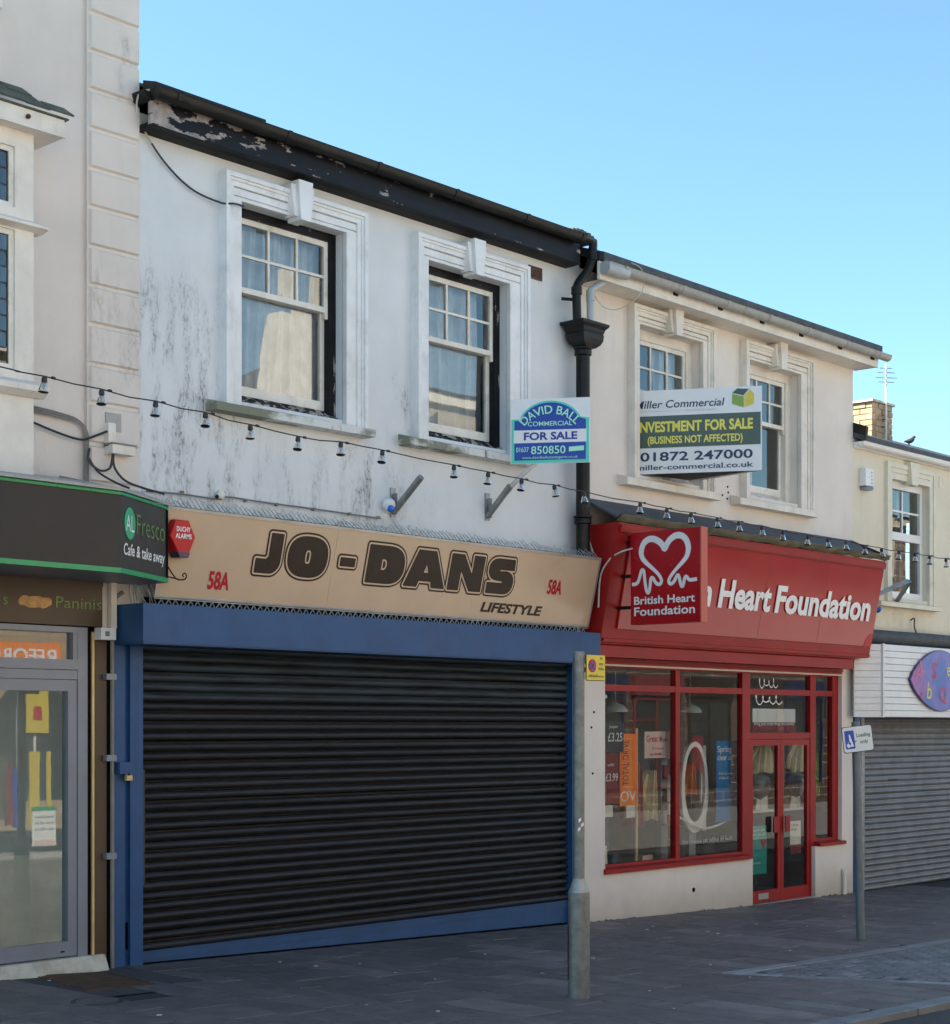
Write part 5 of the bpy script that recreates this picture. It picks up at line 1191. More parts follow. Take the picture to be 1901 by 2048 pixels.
right = [(.398, .700), (.425, .742), (.465, .785), (.53, .815), (.60, .805), (.650, .755), (.668, .685), (.65, .615), (.60, .56), (.53, .50), (.475, .445), (.447, .40), (.452, .375), (.475, .367), (.505, .385), (.53, .425), (.547, .443), (.562, .43), (.575, .38), (.59, .34), (.604, .338), (.615, .365), (.625, .405), (.64, .425), (.655, .415), (.675, .395), (.70, .39), (.765, .395)]
for pts in (left + right[1:],):
    sp_ = smooth_pts([(x, y, 0) for x, y in pts], 4); v, f = ribbon(sp_, [(.034 + .026 * max(0, min(1, (p[1] - .5) / .2)) * (1 if True else 0)) for p in sp_])
    place2d(v, f, HO, HXv, HYv, 'heart_line', 'text_white', ps, .003)
flat_poly(arc_pts(.398, .712, .030, .034, 0, 340, 14), HO, HXv, HYv, 'heart_notch', 'text_white', ps, .0045, .001)
lettering('British Heart', 'text_white', ps, HO + HXv * .043 + HYv * .190, HXv, HYv, .072, .70, bold=.02)
lettering('Foundation', 'text_white', ps, HO + HXv * .043 + HYv * .083, HXv, HYv, .078, .70, bold=.02)
solo(MB().tube(smooth_pts([(5.36, -.52, 3.46), (5.25, -.45, 3.42), (5.20, -.36, 3.35), (5.18, -.27, 3.2), (5.185, -.24, 2.9)], 5), .009, 6), 'sign_cable', 'cable_pale', 'pale cable feeding the red projecting sign', 'cable', (5.2, -.4, 3.3), True)

# ---- inside the charity shop
room = thing('shop_interior', 'dim charity shop interior behind the red window frames', 'room', (7.8, 2, -.2))
part(MB().poly([(5.22, .15, -.205), (10.4, .15, -.225), (10.4, 4.2, -.225), (5.22, 4.2, -.205)]), 'floor', 'shop_floor', room)
part(MB().poly([(5.22, 4.2, -.22), (10.4, 4.2, -.22), (10.4, 4.2, 2.53), (5.22, 4.2, 2.53)]).poly([(5.23, .15, -.22), (5.23, 4.2, -.22), (5.23, 4.2, 2.53), (5.23, .15, 2.53)]).poly([(10.39, .15, -.22), (10.39, 4.2, -.22), (10.39, 4.2, 2.53), (10.39, .15, 2.53)]), 'wall', 'shop_wall', room)
part(MB().poly([(5.22, .15, 2.52), (10.4, .15, 2.52), (10.4, 4.2, 2.52), (5.22, 4.2, 2.52)]), 'ceiling', 'shop_ceiling', room)
part(MB().box(5.3, 8.12, .14, .75, .30, .345), 'window_deck', 'timber_pale', room)
def poster(name, label, m, x0, x1, z0, z1, y, texts=()):
    t = thing(name, label, 'poster', ((x0 + x1) / 2, y, z0))
    part(MB().box(x0, x1, y, y + .006, z0, z1), 'sheet', m, t)
    for (b_, mm_, px, pz, h, w, *r) in texts:
        if b_ == '~': smallprint(t, (px, y, pz), (1, 0, 0), (0, 0, 1), w, h, mm_, int(pz * 1000))
        elif r: lettering(b_, mm_, t, (px, y, pz), (0, 0, 1), (-1, 0, 0), h, w, bold=.01, lift=.002)
        else: lettering(b_, mm_, t, (px, y, pz), (1, 0, 0), (0, 0, 1), h, w, bold=.01, lift=.002)
    return t
poster('poster', 'orange sheet standing in for the reflected banner in the left shop window', 'banner_orange', 6.05, 6.345, .955, 1.685, .16, [('TOTAL DRIVE', 'poster_maroon', 6.20, 1.16, .10, .46, 1), ('OV', 'text_white', 6.06, 1.0, .10, .26)])  # made-up sheet in place of the opposite banner's reflection in the glass
poster('poster', 'dark poster with a white jumper price at the far left of the shop window', 'poster_slate', 5.68, 6.10, 1.50, 1.81, .15, [('Jumpers', 'text_white', 5.86, 1.745, .028, .14), ('£3.25', 'text_white', 5.84, 1.61, .085, .24)])
poster('poster', 'maroon poster with a white price beside the orange sheet', 'poster_maroon', 5.70, 6.045, .98, 1.488, .17, [('~', 'text_white', 5.86, 1.36, .028, .1), ('£3.99', 'text_white', 5.83, 1.21, .075, .20)])
poster('poster', 'pale pink poster with red handwriting in the left shop window', 'poster_pink', 6.50, 6.937, 1.43, 1.707, .18, [('Great', 'sign_red', 6.53, 1.60, .065, .20), ('~', 'sign_red', 6.76, 1.60, .055, .14), ('~', 'sign_red', 6.63, 1.52, .028, .2), ('~', 'sign_red', 6.59, 1.46, .030, .22)])
poster('poster', 'small white paper sheet low in the left shop window', 'paper', 5.80, 5.935, .85, .967, .16)
poster('poster', 'small white paper sheet under the orange sheet', 'paper', 6.166, 6.313, .83, .954, .162)
poster('poster', 'tall blue spring clear out poster in the right shop window', 'poster_blue', 7.84, 8.272, .71, 1.60, .2, [('Spring', 'text_white', 7.865, 1.48, .065, .28), ('clear out?', 'text_white', 7.865, 1.39, .06, .37), ('~', 'text_white', 7.89, 1.23, .028, .25), ('~', 'text_white', 7.89, 1.18, .028, .3)])
poster('poster', 'red and white banner in the fanlight over the shop doors', 'poster_maroon', 8.46, 9.36, 1.695, 1.80, .13, [('Bring your lovely things on a Sunday', 'text_white', 8.49, 1.775, .035, .84)])
poster('poster', 'white banner strip with tiny figures above the red banner', 'board_white', 8.46, 9.36, 1.806, 1.96, .131)
poster('poster', 'teal poster with a red heart on the left shop door', 'poster_teal', 8.37, 8.70, .105, .645, .10, [('~', 'text_white', 8.40, .585, .03, .24), ('~', 'text_white', 8.40, .54, .024, .26), ('~', 'text_white', 8.40, .22, .024, .18)])
hb = thing('heart_sticker', 'red heart sticker on the teal door poster', 'sticker', (8.63, .1, .42))
hp_ = [(0, -.06)] + [(.05 * (1 if s > 0 else 1) * x, y) for s in (1,) for x, y in [(.6, -.01), (1.15, .35 * .1), (1.05, .05), (.6, .062), (.15, .05), (0, .035), (-.15, .05), (-.6, .062), (-1.05, .05), (-1.15, .035), (-.6, -.01)]]
flat_poly(hp_, (8.63, .10, .435), (1, 0, 0), (0, 0, 1), 'heart', 'sign_red', hb, .004)
poster('poster', 'white and red leaflet on the right shop door', 'paper', 9.20, 9.43, .30, .67, .10, [('~', 'text_navy', 9.22, .61, .035, .14), ('~', 'text_navy', 9.22, .56, .035, .12)])
poster('poster', 'red lower half of the leaflet on the right shop door', 'poster_maroon', 9.20, 9.43, .30, .40, .094)
for k, (xx, lab) in enumerate(((6.42, 'grey dome pendant lampshade hanging in the left shop window'), (7.77, 'grey dome pendant lampshade hanging in the right shop window'))):
    t = thing('pendant_lamp', lab, 'lamp', (xx, .5, 1.9), 'pendant lamps in the shop window')
    part(MB().lathe([(.135, 0), (.128, .03), (.10, .06), (.055, .085), (.02, .10), (.015, .11)], (xx, .5, 1.91), 18), 'shade', 'shade_grey', t, True)
    part(MB().tube([(xx, .5, 2.0), (xx, .5, 2.5)], .006, 5), 'cord', 'shade_grey', t)
t = thing('display_stand', 'white oval ring display stand in the right shop window', 'display stand', (7.59, .3, .35))
ov = MB(); no = 36
for k in range(no):
    P4 = []
    for a in (2 * math.pi * k / no, 2 * math.pi * (k + 1) / no):
        w_ = .055 + .06 * max(0, -math.sin(a)); P4.append([(7.585 + .195 * math.cos(a), 1.13 + .41 * math.sin(a)), (7.585 + (.195 + w_) * math.cos(a), 1.13 + (.41 + w_) * math.sin(a))])
    ov.prism([(x, .30, z) for x, z in (P4[0][0], P4[0][1], P4[1][1], P4[1][0])], (0, .03, 0))
part(ov, 'ring', 'board_white', t); part(MB().prism([(7.74, .335, 1.1), (7.80, .335, 1.55), (7.845, .335, 1.55), (7.85, .335, .62), (7.77, .335, .62)], (0, .03, 0)), 'back_strut', 'board_white', t)
part(MB().tube(smooth_pts([(7.05, .25, .86), (7.35, .25, .74), (7.65, .24, .655), (8.0, .24, .69), (8.40, .25, .80)], 6), .012, 6), 'curved_rail', 'board_white', t, True)
part(MB().box(7.53, 7.65, .34, .39, .345, .66), 'foot', 'shelf_grey', t)
t = thing('shelf_unit', 'narrow grey shelf unit with small goods at the window mullion', 'shelf', (7.13, .4, .345))
part(MB().box(6.83, 7.03, .27, .29, .345, 1.60).box(6.83, 6.845, .21, .27, .345, 1.6), 'panel', 'shelf_grey', t)
for zz in (.72, .95, 1.2, 1.42): part(MB().box(6.846, 7.03, .19, .269, zz, zz + .012), 'shelf', 'shelf_grey', t)
for k, (xx, zz, m_) in enumerate(((7.10, .733, 'paper'), (7.17, .733, 'sign_red'), (7.12, 1.213, 'alarm_red'), (7.13, 1.433, 'timber_pale'), (7.10, .963, 'cloth_dark'))):
    solo(MB().box(xx - .23, xx - .17, .205, .25, zz, zz + (.10 if k % 2 else .14)), 'boxed_gift', m_, ('white gift box on the lowest shelf of the grey unit', 'red gift box on the lowest shelf of the grey unit', 'red box on the third shelf of the grey unit', 'wooden box on the top shelf of the grey unit', 'dark box on the second shelf of the grey unit')[k], 'box', (xx - .2, .23, zz), False, 'boxes on the grey shelf unit')
solo(MB().box(6.40, 6.44, .22, .25, .345, 1.74), 'timber_post', 'timber_pale', 'pale wooden display post in the left shop window', 'post', (6.42, .23, .345))
def garment(name, label, m, x, y, z, w, h, mk='coat'):
    def fn(u, v):
        a = 2 * math.pi * u; ww = w * (.42 + .58 * (1 - v) ** .7) if v > .12 else w
        return (x + ww * .5 * math.cos(a) * (1 + .05 * math.sin(6 * a + 3 * v)), y + .09 * math.sin(a) * (1 + .25 * math.sin(9 * a)), z + h * v - .012 * math.sin(4 * a) * (1 - v))
    t = thing(name, label, 'clothing', (x, y, z))
    part(MB().grid(fn, 28, 8), 'cloth', m, t, True)
    part(MB().tube([(x, y, z + h - .02), (x, y, z + h + .08), (x + .02, y, z + h + .1)], .005, 5), 'hanger_hook', 'galv', t)
    for s in (-1, 1): part(MB().tube([(x + s * w * .2, y, z + h * .92), (x + s * w * .50, y + .02, z + h * .5), (x + s * w * .55, y + .02, z + h * .12)], [.05, .045, .04], 8), 'sleeve', m, t, True)
garment('top', 'orange brown top hanging inside the white oval ring', 'cloth_orange', 7.60, .42, 1.02, .26, .34)
garment('skirt', 'dark skirt hanging low inside the white oval ring', 'cloth_dark', 7.60, .44, .70, .24, .30)
garment('dress', 'dark red dress hanging left of the pale wooden post', 'poster_maroon', 6.60, .40, .72, .26, .66)
garment('dress', 'pale stone dress hanging right of the pale wooden post', 'cloth_cream', 6.78, .34, .78, .22, .52)
garment('coat', 'slate blue coat hanging at the left end of the shop window', 'cloth_blue', 6.02, .42, .50, .30, .50)
garment('shirt', 'pale grey shirt hanging left of the blue poster', 'paper', 7.30, .5, .80, .24, .44)
garment('scarf', 'green top hanging beside the narrow side window', 'leaf_green', 10.06, .34, .95, .16, .50)
garment('jacket', 'cream jacket hanging behind the left shop door', 'cloth_cream', 9.14, .45, 1.225, .42, .36)
garment('jacket', 'cream jacket hanging behind the right shop door', 'cloth_cream', 9.93, .45, 1.215, .38, .36)
garment('blouse', 'dusty pink blouse hanging between the two cream jackets', 'cloth_rose', 9.50, .50, 1.24, .24, .32)
for k, (xx, lab) in enumerate(((8.94, 'grey balloon floating behind the left shop door'), (9.73, 'grey balloon floating behind the right shop door'))):
    t = thing('balloon', lab, 'balloon', (xx, .34, .9), 'grey balloons behind the shop doors')
    part(MB().lathe([(.01, -.16), (.06, -.13), (.115, -.06), (.135, .02), (.12, .085), (.07, .125), (.01, .14)], (xx, .34, 1.08), 18), 'skin', 'balloon', t, True)
    part(MB().tube([(xx, .34, .92), (xx + .02, .34, .80)], .003, 4), 'string', 'paper', t)
t = thing('display_table', 'white display table behind the shop doors', 'table', (9.7, .8, -.2))
part(MB().box(8.82, 10.36, .42, 1.1, .765, .795), 'top', 'paper', t); part(MB().box(8.84, 10.34, .46, 1.08, .3, .765), 'apron', 'cloth_dark', t)
for xx in (9.06, 10.3): part(MB().box(xx - .025, xx + .025, .48, .53, -.22, .3), 'leg', 'cloth_dark', t)
for k, (a, b, zt) in enumerate(((9.03, 9.30, .955), (9.78, 10.02, .945))):
    solo(MB().prism([(a, .46, .796), (b, .46, .796), (b - .01, .46, zt), (a + .03, .46, zt - .03)], (0, .14, 0)), 'white_box', 'paper', ('white box on the table behind the left shop door', 'white box on the table behind the right shop door')[k], 'box', (a, .46, .796))
for k, (xx, yy, w_, h_, m_, lab) in enumerate(((5.95, .30, .16, .20, 'paper', 'white carton on the window deck at the far left'), (6.22, .34, .12, .10, 'cloth_blue', 'blue folded jumper on the window deck beside the white carton'), (6.72, .30, .20, .07, 'poster_pink', 'pink folded blanket on the window deck'), (7.15, .26, .10, .22, 'timber_pale', 'tall wooden vase on the window deck by the mullion'), (7.95, .36, .22, .12, 'cloth_dark', 'dark handbag on the window deck under the blue poster'))):
    solo(MB().prism([(xx - w_ / 2, yy, .346), (xx + w_ / 2, yy, .346), (xx + w_ * .42, yy, .346 + h_), (xx - w_ * .45, yy, .346 + h_ * .94)], (0, .12, 0)), 'window_goods', m_, lab, 'goods', (xx, yy, .346), False, 'goods on the shop window deck')
t = thing('white_curtain', 'white fabric hanging in the narrow side window of the charity shop', 'fabric', (10.2, .4, .7))
curtain(t, 10.24, 10.38, .75, 1.86, .30, 'paper', 2, 41, name='cloth'); curtain(t, 10.14, 10.24, .9, 1.8, .34, 'leaf_green', 2, 42, name='green_cloth')
sw = [Vector((.012 * k + .035 * math.cos(k * .55), .042 * math.sin(k * .55) * (1 + .4 * math.sin(k * .21)), 0)) for k in range(46)]
t = thing('window_script', 'white looping script lettering on the glass over the shop doors', 'lettering', (8.4, .08, 2.1))
for dz, x0_, w_ in ((2.06, 8.42, .013), (2.245, 8.50, .011)):
    v, f = ribbon([(p.x * (1 if dz < 2.1 else .7), p.y) for p in sw], w_); place2d([(p[0] + x0_, p[1] + dz, 0) for p in v], f, (0, .082, 0), (1, 0, 0), (0, 0, 1), 'stroke', 'text_white', t, .002)
t = thing('window_slogan', 'faint pale slogan lettering along the foot of the right shop window', 'lettering', (7.5, .083, .45))
smallprint(t, (7.02, .083, .52), (1, 0, 0), (0, 0, 1), .95, .05, 'shade_grey', 5)
solo(MB().box(5.70, 5.79, .15, .20, 2.02, 2.10).lathe([(.022, 0), (.026, .03), (.02, .05)], (5.745, .15, 2.06), 10, Vector((0, -1, 0))), 'camera_box', 'lamp_white', 'small white security camera in the top corner of the shop window', 'camera', (5.74, .17, 2.02))

# ------------------------------------------------------------------ end shop with grey shutter
es = thing('grey_shutter', 'closed grey galvanised roller shutter of the shop at the right edge', 'roller shutter', (12, 0, -.2))
pt2 = .0735; sp = MB().prism([(0, y, z) for y, z in [(.050, 0), (.034, .012), (.028, .030), (.034, .048), (.048, .056), (.050, pt2), (.06, pt2), (.06, 0)]], (6.0, 0, 0))
sme = bpy.data.meshes.new('slat'); sme.from_pydata(sp.v, [], sp.f); sme.materials.append(MAT['shutter_grey'])
for k in range(30):
    z = -.25 + k * pt2
    if z > 1.9: break
    o = bpy.data.objects.new('slat', sme); COL.objects.link(o); o.parent = es
    o.location = Vector((10.70, rnd.uniform(-.002, .002), z)) - ORG[es.name]; o.rotation_euler = (rnd.uniform(-.03, .03), 0, 0)
part(MB().box(10.62, 10.699, -.02, .08, g(10.6) - .02, 1.87), 'guide', 'galv', es)
part(MB().box(10.48, 10.60, -.015, .08, g(10.5) - .02, 1.87), 'jamb', 'blue_jamb', es)
mm = MB().tube([(11.36, .02, 1.10), (11.62, .02, 1.10)], .006, 5); part(mm, 'handle', 'rust', es)
ss = thing('shiplap_fascia', 'white shiplap boarded fascia with an angled end over the grey shutter', 'fascia', (12, -.2, 1.87))
nb = 11; bh = .875 / nb
for k in range(nb):
    z = 1.872 + k * bh
    part(MB().prism([(10.64, -.302, z), (10.64, -.310, z + .006), (10.64, -.302, z + bh - .004), (10.64, -.296, z + bh - .002), (10.64, -.28, z + bh - .002), (10.64, -.28, z)], (6.2, 0, 0)), 'board', 'shiplap', ss)
    d = Vector((10.62 - 10.33, -.285 + .08, 0)); dn = d.cross(Vector((0, 0, 1))).normalized()
    o0 = Vector((10.33, -.08, z)); part(MB().slab(o0, d, (0, 0, bh - .005), dn * .012), 'board', 'shiplap', ss)
part(MB().box(10.605, 10.645, -.318, -.29, 1.868, 2.75), 'corner_post', 'upvc_white', ss)
part(MB().prism([(10.34, -.06, 1.874), (10.62, -.27, 1.874), (16.8, -.27, 1.874), (16.8, -.0, 1.874), (10.46, -.0, 1.874)], (0, 0, .87)), 'core', 'upvc_white', ss)
sb = thing('surfboard_sign', 'blue pointed oval surfboard sign with pink and yellow letters', 'sign', (12.05, -.33, 1.95))
def leafpts(s=1.):
    n = 20; up = [(11.235 + 1.63 * k / n, (.385 * math.sin(math.pi * k / n) ** .72)) for k in range(n + 1)]
    pts = [(x, 2.333 + y) for x, y in up] + [(x, 2.333 - y) for x, y in reversed(up[1:-1])]
    return [(12.05 + (x - 12.05) * s, 2.333 + (z - 2.333) * s) for x, z in pts]
part(MB().prism([(x, -.335, z) for x, z in leafpts(1.)], (0, .022, 0)), 'rim', 'surf_edge', sb)
part(MB().prism([(x, -.340, z) for x, z in leafpts(.975)], (0, .01, 0)), 'face', 'surf_paint', sb)
for (c_, m_, xx, zz, h, rot) in (('A', 'surf_pink', 11.36, 2.36, .17, 15), ('L', 'surf_pink', 11.50, 2.42, .15, -5), ('b', 'surf_yellow', 11.66, 2.11, .20, 8), ('S', 'surf_red', 11.80, 2.36, .20, 5), ('Q', 'surf_red', 12.00, 2.08, .17, 0), ('L', 'surf_pink', 11.56, 2.22, .10, 20), ('8', 'surf_red', 11.48, 2.12, .08, 20), ('a', 'surf_pink', 11.98, 2.58, .08, 10), ('e', 'surf_yellow', 12.2, 2.4, .16, 0), ('n', 'surf_pink', 12.32, 2.3, .16, 5), ('d', 'surf_red', 12.5, 2.3, .16, 0)):
    r_ = R(rot); lettering(c_, m_, sb, (xx, -.340, zz), (math.cos(r_), 0, -math.sin(r_)), (math.sin(r_), 0, math.cos(r_)), h, bold=.012, lift=.003)
ab = thing('alarm_box_white', 'white alarm box with a grey lens under the far right eaves', 'alarm box', (10.68, -.05, 4.6))
part(MB().box(10.60, 10.79, -.09, -.003, 4.66, 4.87), 'case', 'upvc_white', ab); part(MB().lathe([(.085, 0), (.09, .03), (.07, .045)], (10.695, -.045, 4.615), 12), 'strobe', 'alu_grey', ab, True)
for k in range(4): smallprint(ab, (10.725, -.09, 4.69 + k * .042), (1, 0, 0), (0, 0, 1), .03, .028, 'cable_dark', k)
fl = thing('floodlight', 'small floodlight with a blue lens behind the end of the red fascia', 'lamp', (10.75, -.2, 3.2))
part(MB().lathe([(.05, 0), (.06, .03), (.06, .08), (.04, .1)], (10.70, -.08, 3.22), 10, Vector((.3, -.8, -.3))), 'hood', 'lamp_white', fl, True)
part(MB().lathe([(.04, 0), (.045, .03), (.025, .05)], (10.73, -.17, 3.18), 10, Vector((.4, -.5, -.6))), 'lens', 'lamp_blue', fl, True)
part(MB().tube(smooth_pts([(10.70, -.06, 3.16), (10.76, -.05, 3.05), (10.80, -.05, 2.98), (10.74, -.06, 2.92)], 4), .006, 5), 'cable', 'cable_dark', fl, True)
bt = thing('sign_stay', 'grey angled metal stay sticking out past the red fascia end', 'bracket', (10.9, -.2, 3.4))
part(MB().slab((10.72, -.12, 3.30), (.35, -.30, .20), (.0, .02, .05), (.03, .03, 0)), 'arm', 'galv', bt); part(MB().slab((11.07, -.42, 3.50), (.42, .40, -.20), (.0, .02, .035), (.02, -.02, 0)), 'brace', 'galv', bt)
hk = thing('wall_hook', 'short dark iron hook on the cream wall above the shiplap fascia', 'hook', (11.9, -.03, 2.95)); part(MB().tube(smooth_pts([(11.9, -.0, 3.10), (11.9, -.05, 3.12), (11.9, -.05, 3.02), (11.94, -.06, 2.93)], 4), .009, 5), 'rod', 'iron_black', hk, True)

# ------------------------------------------------------------------ string of lights across the fronts
BULB = [(-2.05, 3.945), (-1.632, 3.929), (-1.207, 3.912), (-.781, 3.897), (-.365, 3.880), (.029, 3.850), (.472, 3.825), (.890, 3.838), (1.319, 3.830), (2.108, 3.809), (2.515, 3.800), (2.929, 3.790), (3.347, 3.785), (3.743, 3.770), (4.558, 3.757), (4.962, 3.746), (5.347, 3.741), (5.775, 3.733), (6.144, 3.731), (6.556, 3.725), (6.946, 3.711), (7.421, 3.702), (7.808, 3.706), (8.184, 3.709), (8.573, 3.695), (8.939, 3.692), (9.341, 3.695), (9.705, 3.699), (10.053, 3.695), (10.452, 3.692), (10.9, 3.69)]
fl_ = thing('string_lights', 'string of festoon bulbs on a dark wire hung across the shopfronts', 'string lights', (2, -1.2, 3.8))
wp = [(-4.5, -1.2, 4.05)]
for k, (x, z) in enumerate(BULB):
    wp.append((x, -1.2, z + .004))
    if k < len(BULB) - 1: wp.append(((x + BULB[k + 1][0]) / 2, -1.2, (z + BULB[k + 1][1]) / 2 - .004 + rnd.uniform(-.006, .006)))
wp.append((14, -1.2, 3.72))
part(MB().tube(smooth_pts(wp, 2), .0048, 5), 'wire', 'cable_dark', fl_, True)
clip = MB()
for k, (x, z) in enumerate(BULB):
    if rnd.random() < .8: clip.tube([(x + .05, -1.2, z + .003), (x + .075, -1.2, z + .002)], .010, 5)
part(clip, 'wire_clip', 'cable_dark', fl_)['kind'] = 'stuff'
mb = MB().lathe([(.012, .0), (.017, -.004), (.019, -.03), (.016, -.034)], (0, 0, 0), 10); capm = bpy.data.meshes.new('cap'); capm.from_pydata(mb.v, [], mb.f); capm.materials.append(MAT['cable_dark'])
mb = MB().lathe([(.015, -.034), (.024, -.060), (.032, -.083), (.034, -.090), (.020, -.094), (.004, -.095)], (0, 0, 0), 12); bum = bpy.data.meshes.new('bulb'); bum.from_pydata(mb.v, [], mb.f)
glass('bulb_glass', tint=(.85, .85, .83), ior=1.35, dirt=.5); bum.materials.append(MAT['bulb_glass'])
mb = MB().lathe([(.010, -.034), (.006, -.06), (.003, -.075)], (0, 0, 0), 6); stm = bpy.data.meshes.new('filament'); stm.from_pydata(mb.v, [], mb.f); stm.materials.append(MAT['galv'])
mb = MB().lathe([(.033, -.0905), (.031, -.097), (.018, -.101), (.003, -.102)], (0, 0, 0), 12); shm = bpy.data.meshes.new('dark_tip'); shm.from_pydata(mb.v, [], mb.f); shm.materials.append(MAT['iron_black'])  # dark shell over the bulb's lower end
for me in (capm, bum, shm):
    for p in me.polygons: p.use_smooth = True
for (x, z) in BULB:
    o = bpy.data.objects.new('bulb', bum); COL.objects.link(o); o.parent = fl_; o.location = Vector((x, -1.2, z)) - ORG[fl_.name]
    o.rotation_euler = (rnd.uniform(-.12, .12), rnd.uniform(-.18, .18), 0)
    for nm, me in (('cap', capm), ('filament', stm), ('dark_tip', shm)):
        c = bpy.data.objects.new(nm, me); COL.objects.link(c); c.parent = o

# ------------------------------------------------------------------ street posts
PX, PY = 1.125, -3.235; pz = g(PX)
lp_ = thing('sign_post', 'short galvanised steel post with a thick base by the pavement edge', 'post', (PX, PY, pz))
part(MB().lathe([(.073, 0), (.073, .66), (.071, .70)], (PX, PY, pz), 20), 'base', 'post_galv', lp_, True)
part(MB().lathe([(.071, .70), (.040, .782), (.040, .79)], (PX, PY, pz), 20), 'shoulder', 'galv', lp_, True)
part(MB().lathe([(.038, .785), (.038, 2.285), (.030, 2.292)], (PX, PY, pz), 16), 'shaft', 'post_galv', lp_, True)
part(MB().slab((PX - .060, PY + .036, pz + .12), (.006, .008, 0), (-.006, .004, 0), (0, 0, .36)), 'access_door', 'iron_black', lp_)
for (a, zz) in ((-.3, 1.10), (.2, 1.13), (-.2, 1.16)): part(MB().slab((PX + math.cos(R(228)) * .0385 + a * .03, PY + math.sin(R(228)) * .0385 - a * .03, pz + zz), (.012, -.012, .012), (.0, .0, .022), (-.001, -.001, 0)), 'sticker_scrap', 'paper', lp_)
part(MB().lathe([(.0385, .34), (.0385, .46)], (PX, PY, pz), 12), 'pale_mark', 'galv', lp_).scale = (1, 1, 1)
pn = thing('no_stopping_plate', 'small yellow no stopping plate on top of the galvanised post', 'sign', (1.245, -3.285, 2.06))
part(MB().prism([(1.140 + x, -3.283, 2.062 + z) for x, z in [(.008, 0), (.198, 0), (.206, .008), (.206, .168), (.198, .176), (.008, .176), (0, .168), (0, .008)]], (0, .004, 0)), 'rim', 'text_black', pn)
part(MB().box(1.145, 1.341, -3.286, -3.2832, 2.067, 2.233), 'plate', 'plate_yellow', pn)
NX, NZ = 1.203, 2.162
flat_poly(arc_pts(NX - 0, NZ, .042, .044, 0, 345, 22), (0, -3.286, 0), (1, 0, 0), (0, 0, 1), 'roundel', 'sign_red', pn, .002)
flat_poly(arc_pts(NX, NZ, .032, .034, 0, 345, 22), (0, -3.286, 0), (1, 0, 0), (0, 0, 1), 'roundel', 'plate_blue', pn, .004)
for s in (1, -1): flat_poly([(NX - .026, NZ - s * .022), (NX - .02, NZ - s * .028), (NX + .026, NZ + s * .022), (NX + .02, NZ + s * .028)], (0, -3.286, 0), (1, 0, 0), (0, 0, 1), 'cross', 'sign_red', pn, .006)
for b_, zz in (('At', 2.202), ('any', 2.168), ('time', 2.134)): lettering(b_, 'text_black', pn, (1.298, -3.286, zz), (1, 0, 0), (0, 0, 1), .022, {'At': .030, 'any': .044, 'time': .055}[b_], bold=.005, align='C', lift=.002)
smallprint(pn, (1.160, -3.286, 2.085), (1, 0, 0), (0, 0, 1), .165, .020, 'text_black', 9)
part(MB().box(1.15, 1.20, -3.283, -3.262, 2.12, 2.15), 'clamp', 'galv', pn)

QX, QY = 5.985, -2.60; qz = g(QX); top = Vector((5.895, -2.60, 1.80))
lq = thing('loading_post', 'leaning grey steel post at the edge of the paved loading bay', 'post', (QX, QY, qz))
part(MB().tube([(QX, QY, qz), top], .0385, 16), 'shaft', 'post_grey', lq, True)
part(MB().lathe([(.09, 0), (.075, .006), (.05, .012)], (QX, QY, qz), 12), 'footing', 'paving', lq, True)
ld_ = thing('loading_sign', 'small white loading only sign with a blue panel on the leaning post', 'sign', (5.95, -2.64, 1.5))
rx = Vector((.69, -.72, 0)).normalized(); up = Vector((0, 0, 1)); rl = R(7); lx = rx * math.cos(rl) + up * math.sin(rl); ly = up * math.cos(rl) - rx * math.sin(rl); ln = lx.cross(ly)
LO = Vector((5.895, -2.60, 1.515)) + ln * .045 - rx * .115
def rrect(w, h, r): return arc_pts(w - r, h - r, r, r, 0, 90, 4) + arc_pts(r, h - r, r, r, 90, 180, 4) + arc_pts(r, r, r, r, 180, 270, 4) + arc_pts(w - r, r, r, r, 270, 360, 4)
part(MB().prism([LO + lx * x + ly * y for x, y in rrect(.275, .235, .02)], ln * -.004), 'plate', 'text_black', ld_)
flat_poly([(x * .955 + .006, y * .95 + .006) for x, y in rrect(.275, .235, .02)], LO, lx, ly, 'face', 'plate_white', ld_, .003)
flat_poly([(x + .022, y + .035) for x, y in rrect(.085, .165, .008)], LO, lx, ly, 'blue_panel', 'plate_blue', ld_, .005)
for pts in ([(.060, .165), (.068, .165), (.090, .075), (.095, .055), (.066, .055), (.072, .085), (.058, .11)], [(.030, .075), (.05, .085), (.066, .065), (.060, .050), (.040, .048)], [(.038, .095), (.05, .1), (.052, .088)]):
    flat_poly(pts, LO, lx, ly, 'pictogram', 'text_white', ld_, .007)
for b_, y_, w_ in (('Loading', .135, .125), ('only', .075, .072)): lettering(b_, 'text_black', ld_, LO + lx * .190 + ly * y_, lx, ly, .032, w_, bold=.01, align='C', lift=.005)
part(MB().tube([(5.897, -2.60, 1.58), LO + lx * .11 + ly * .11 - ln * .006], .02, 6), 'clamp', 'galv', ld_)

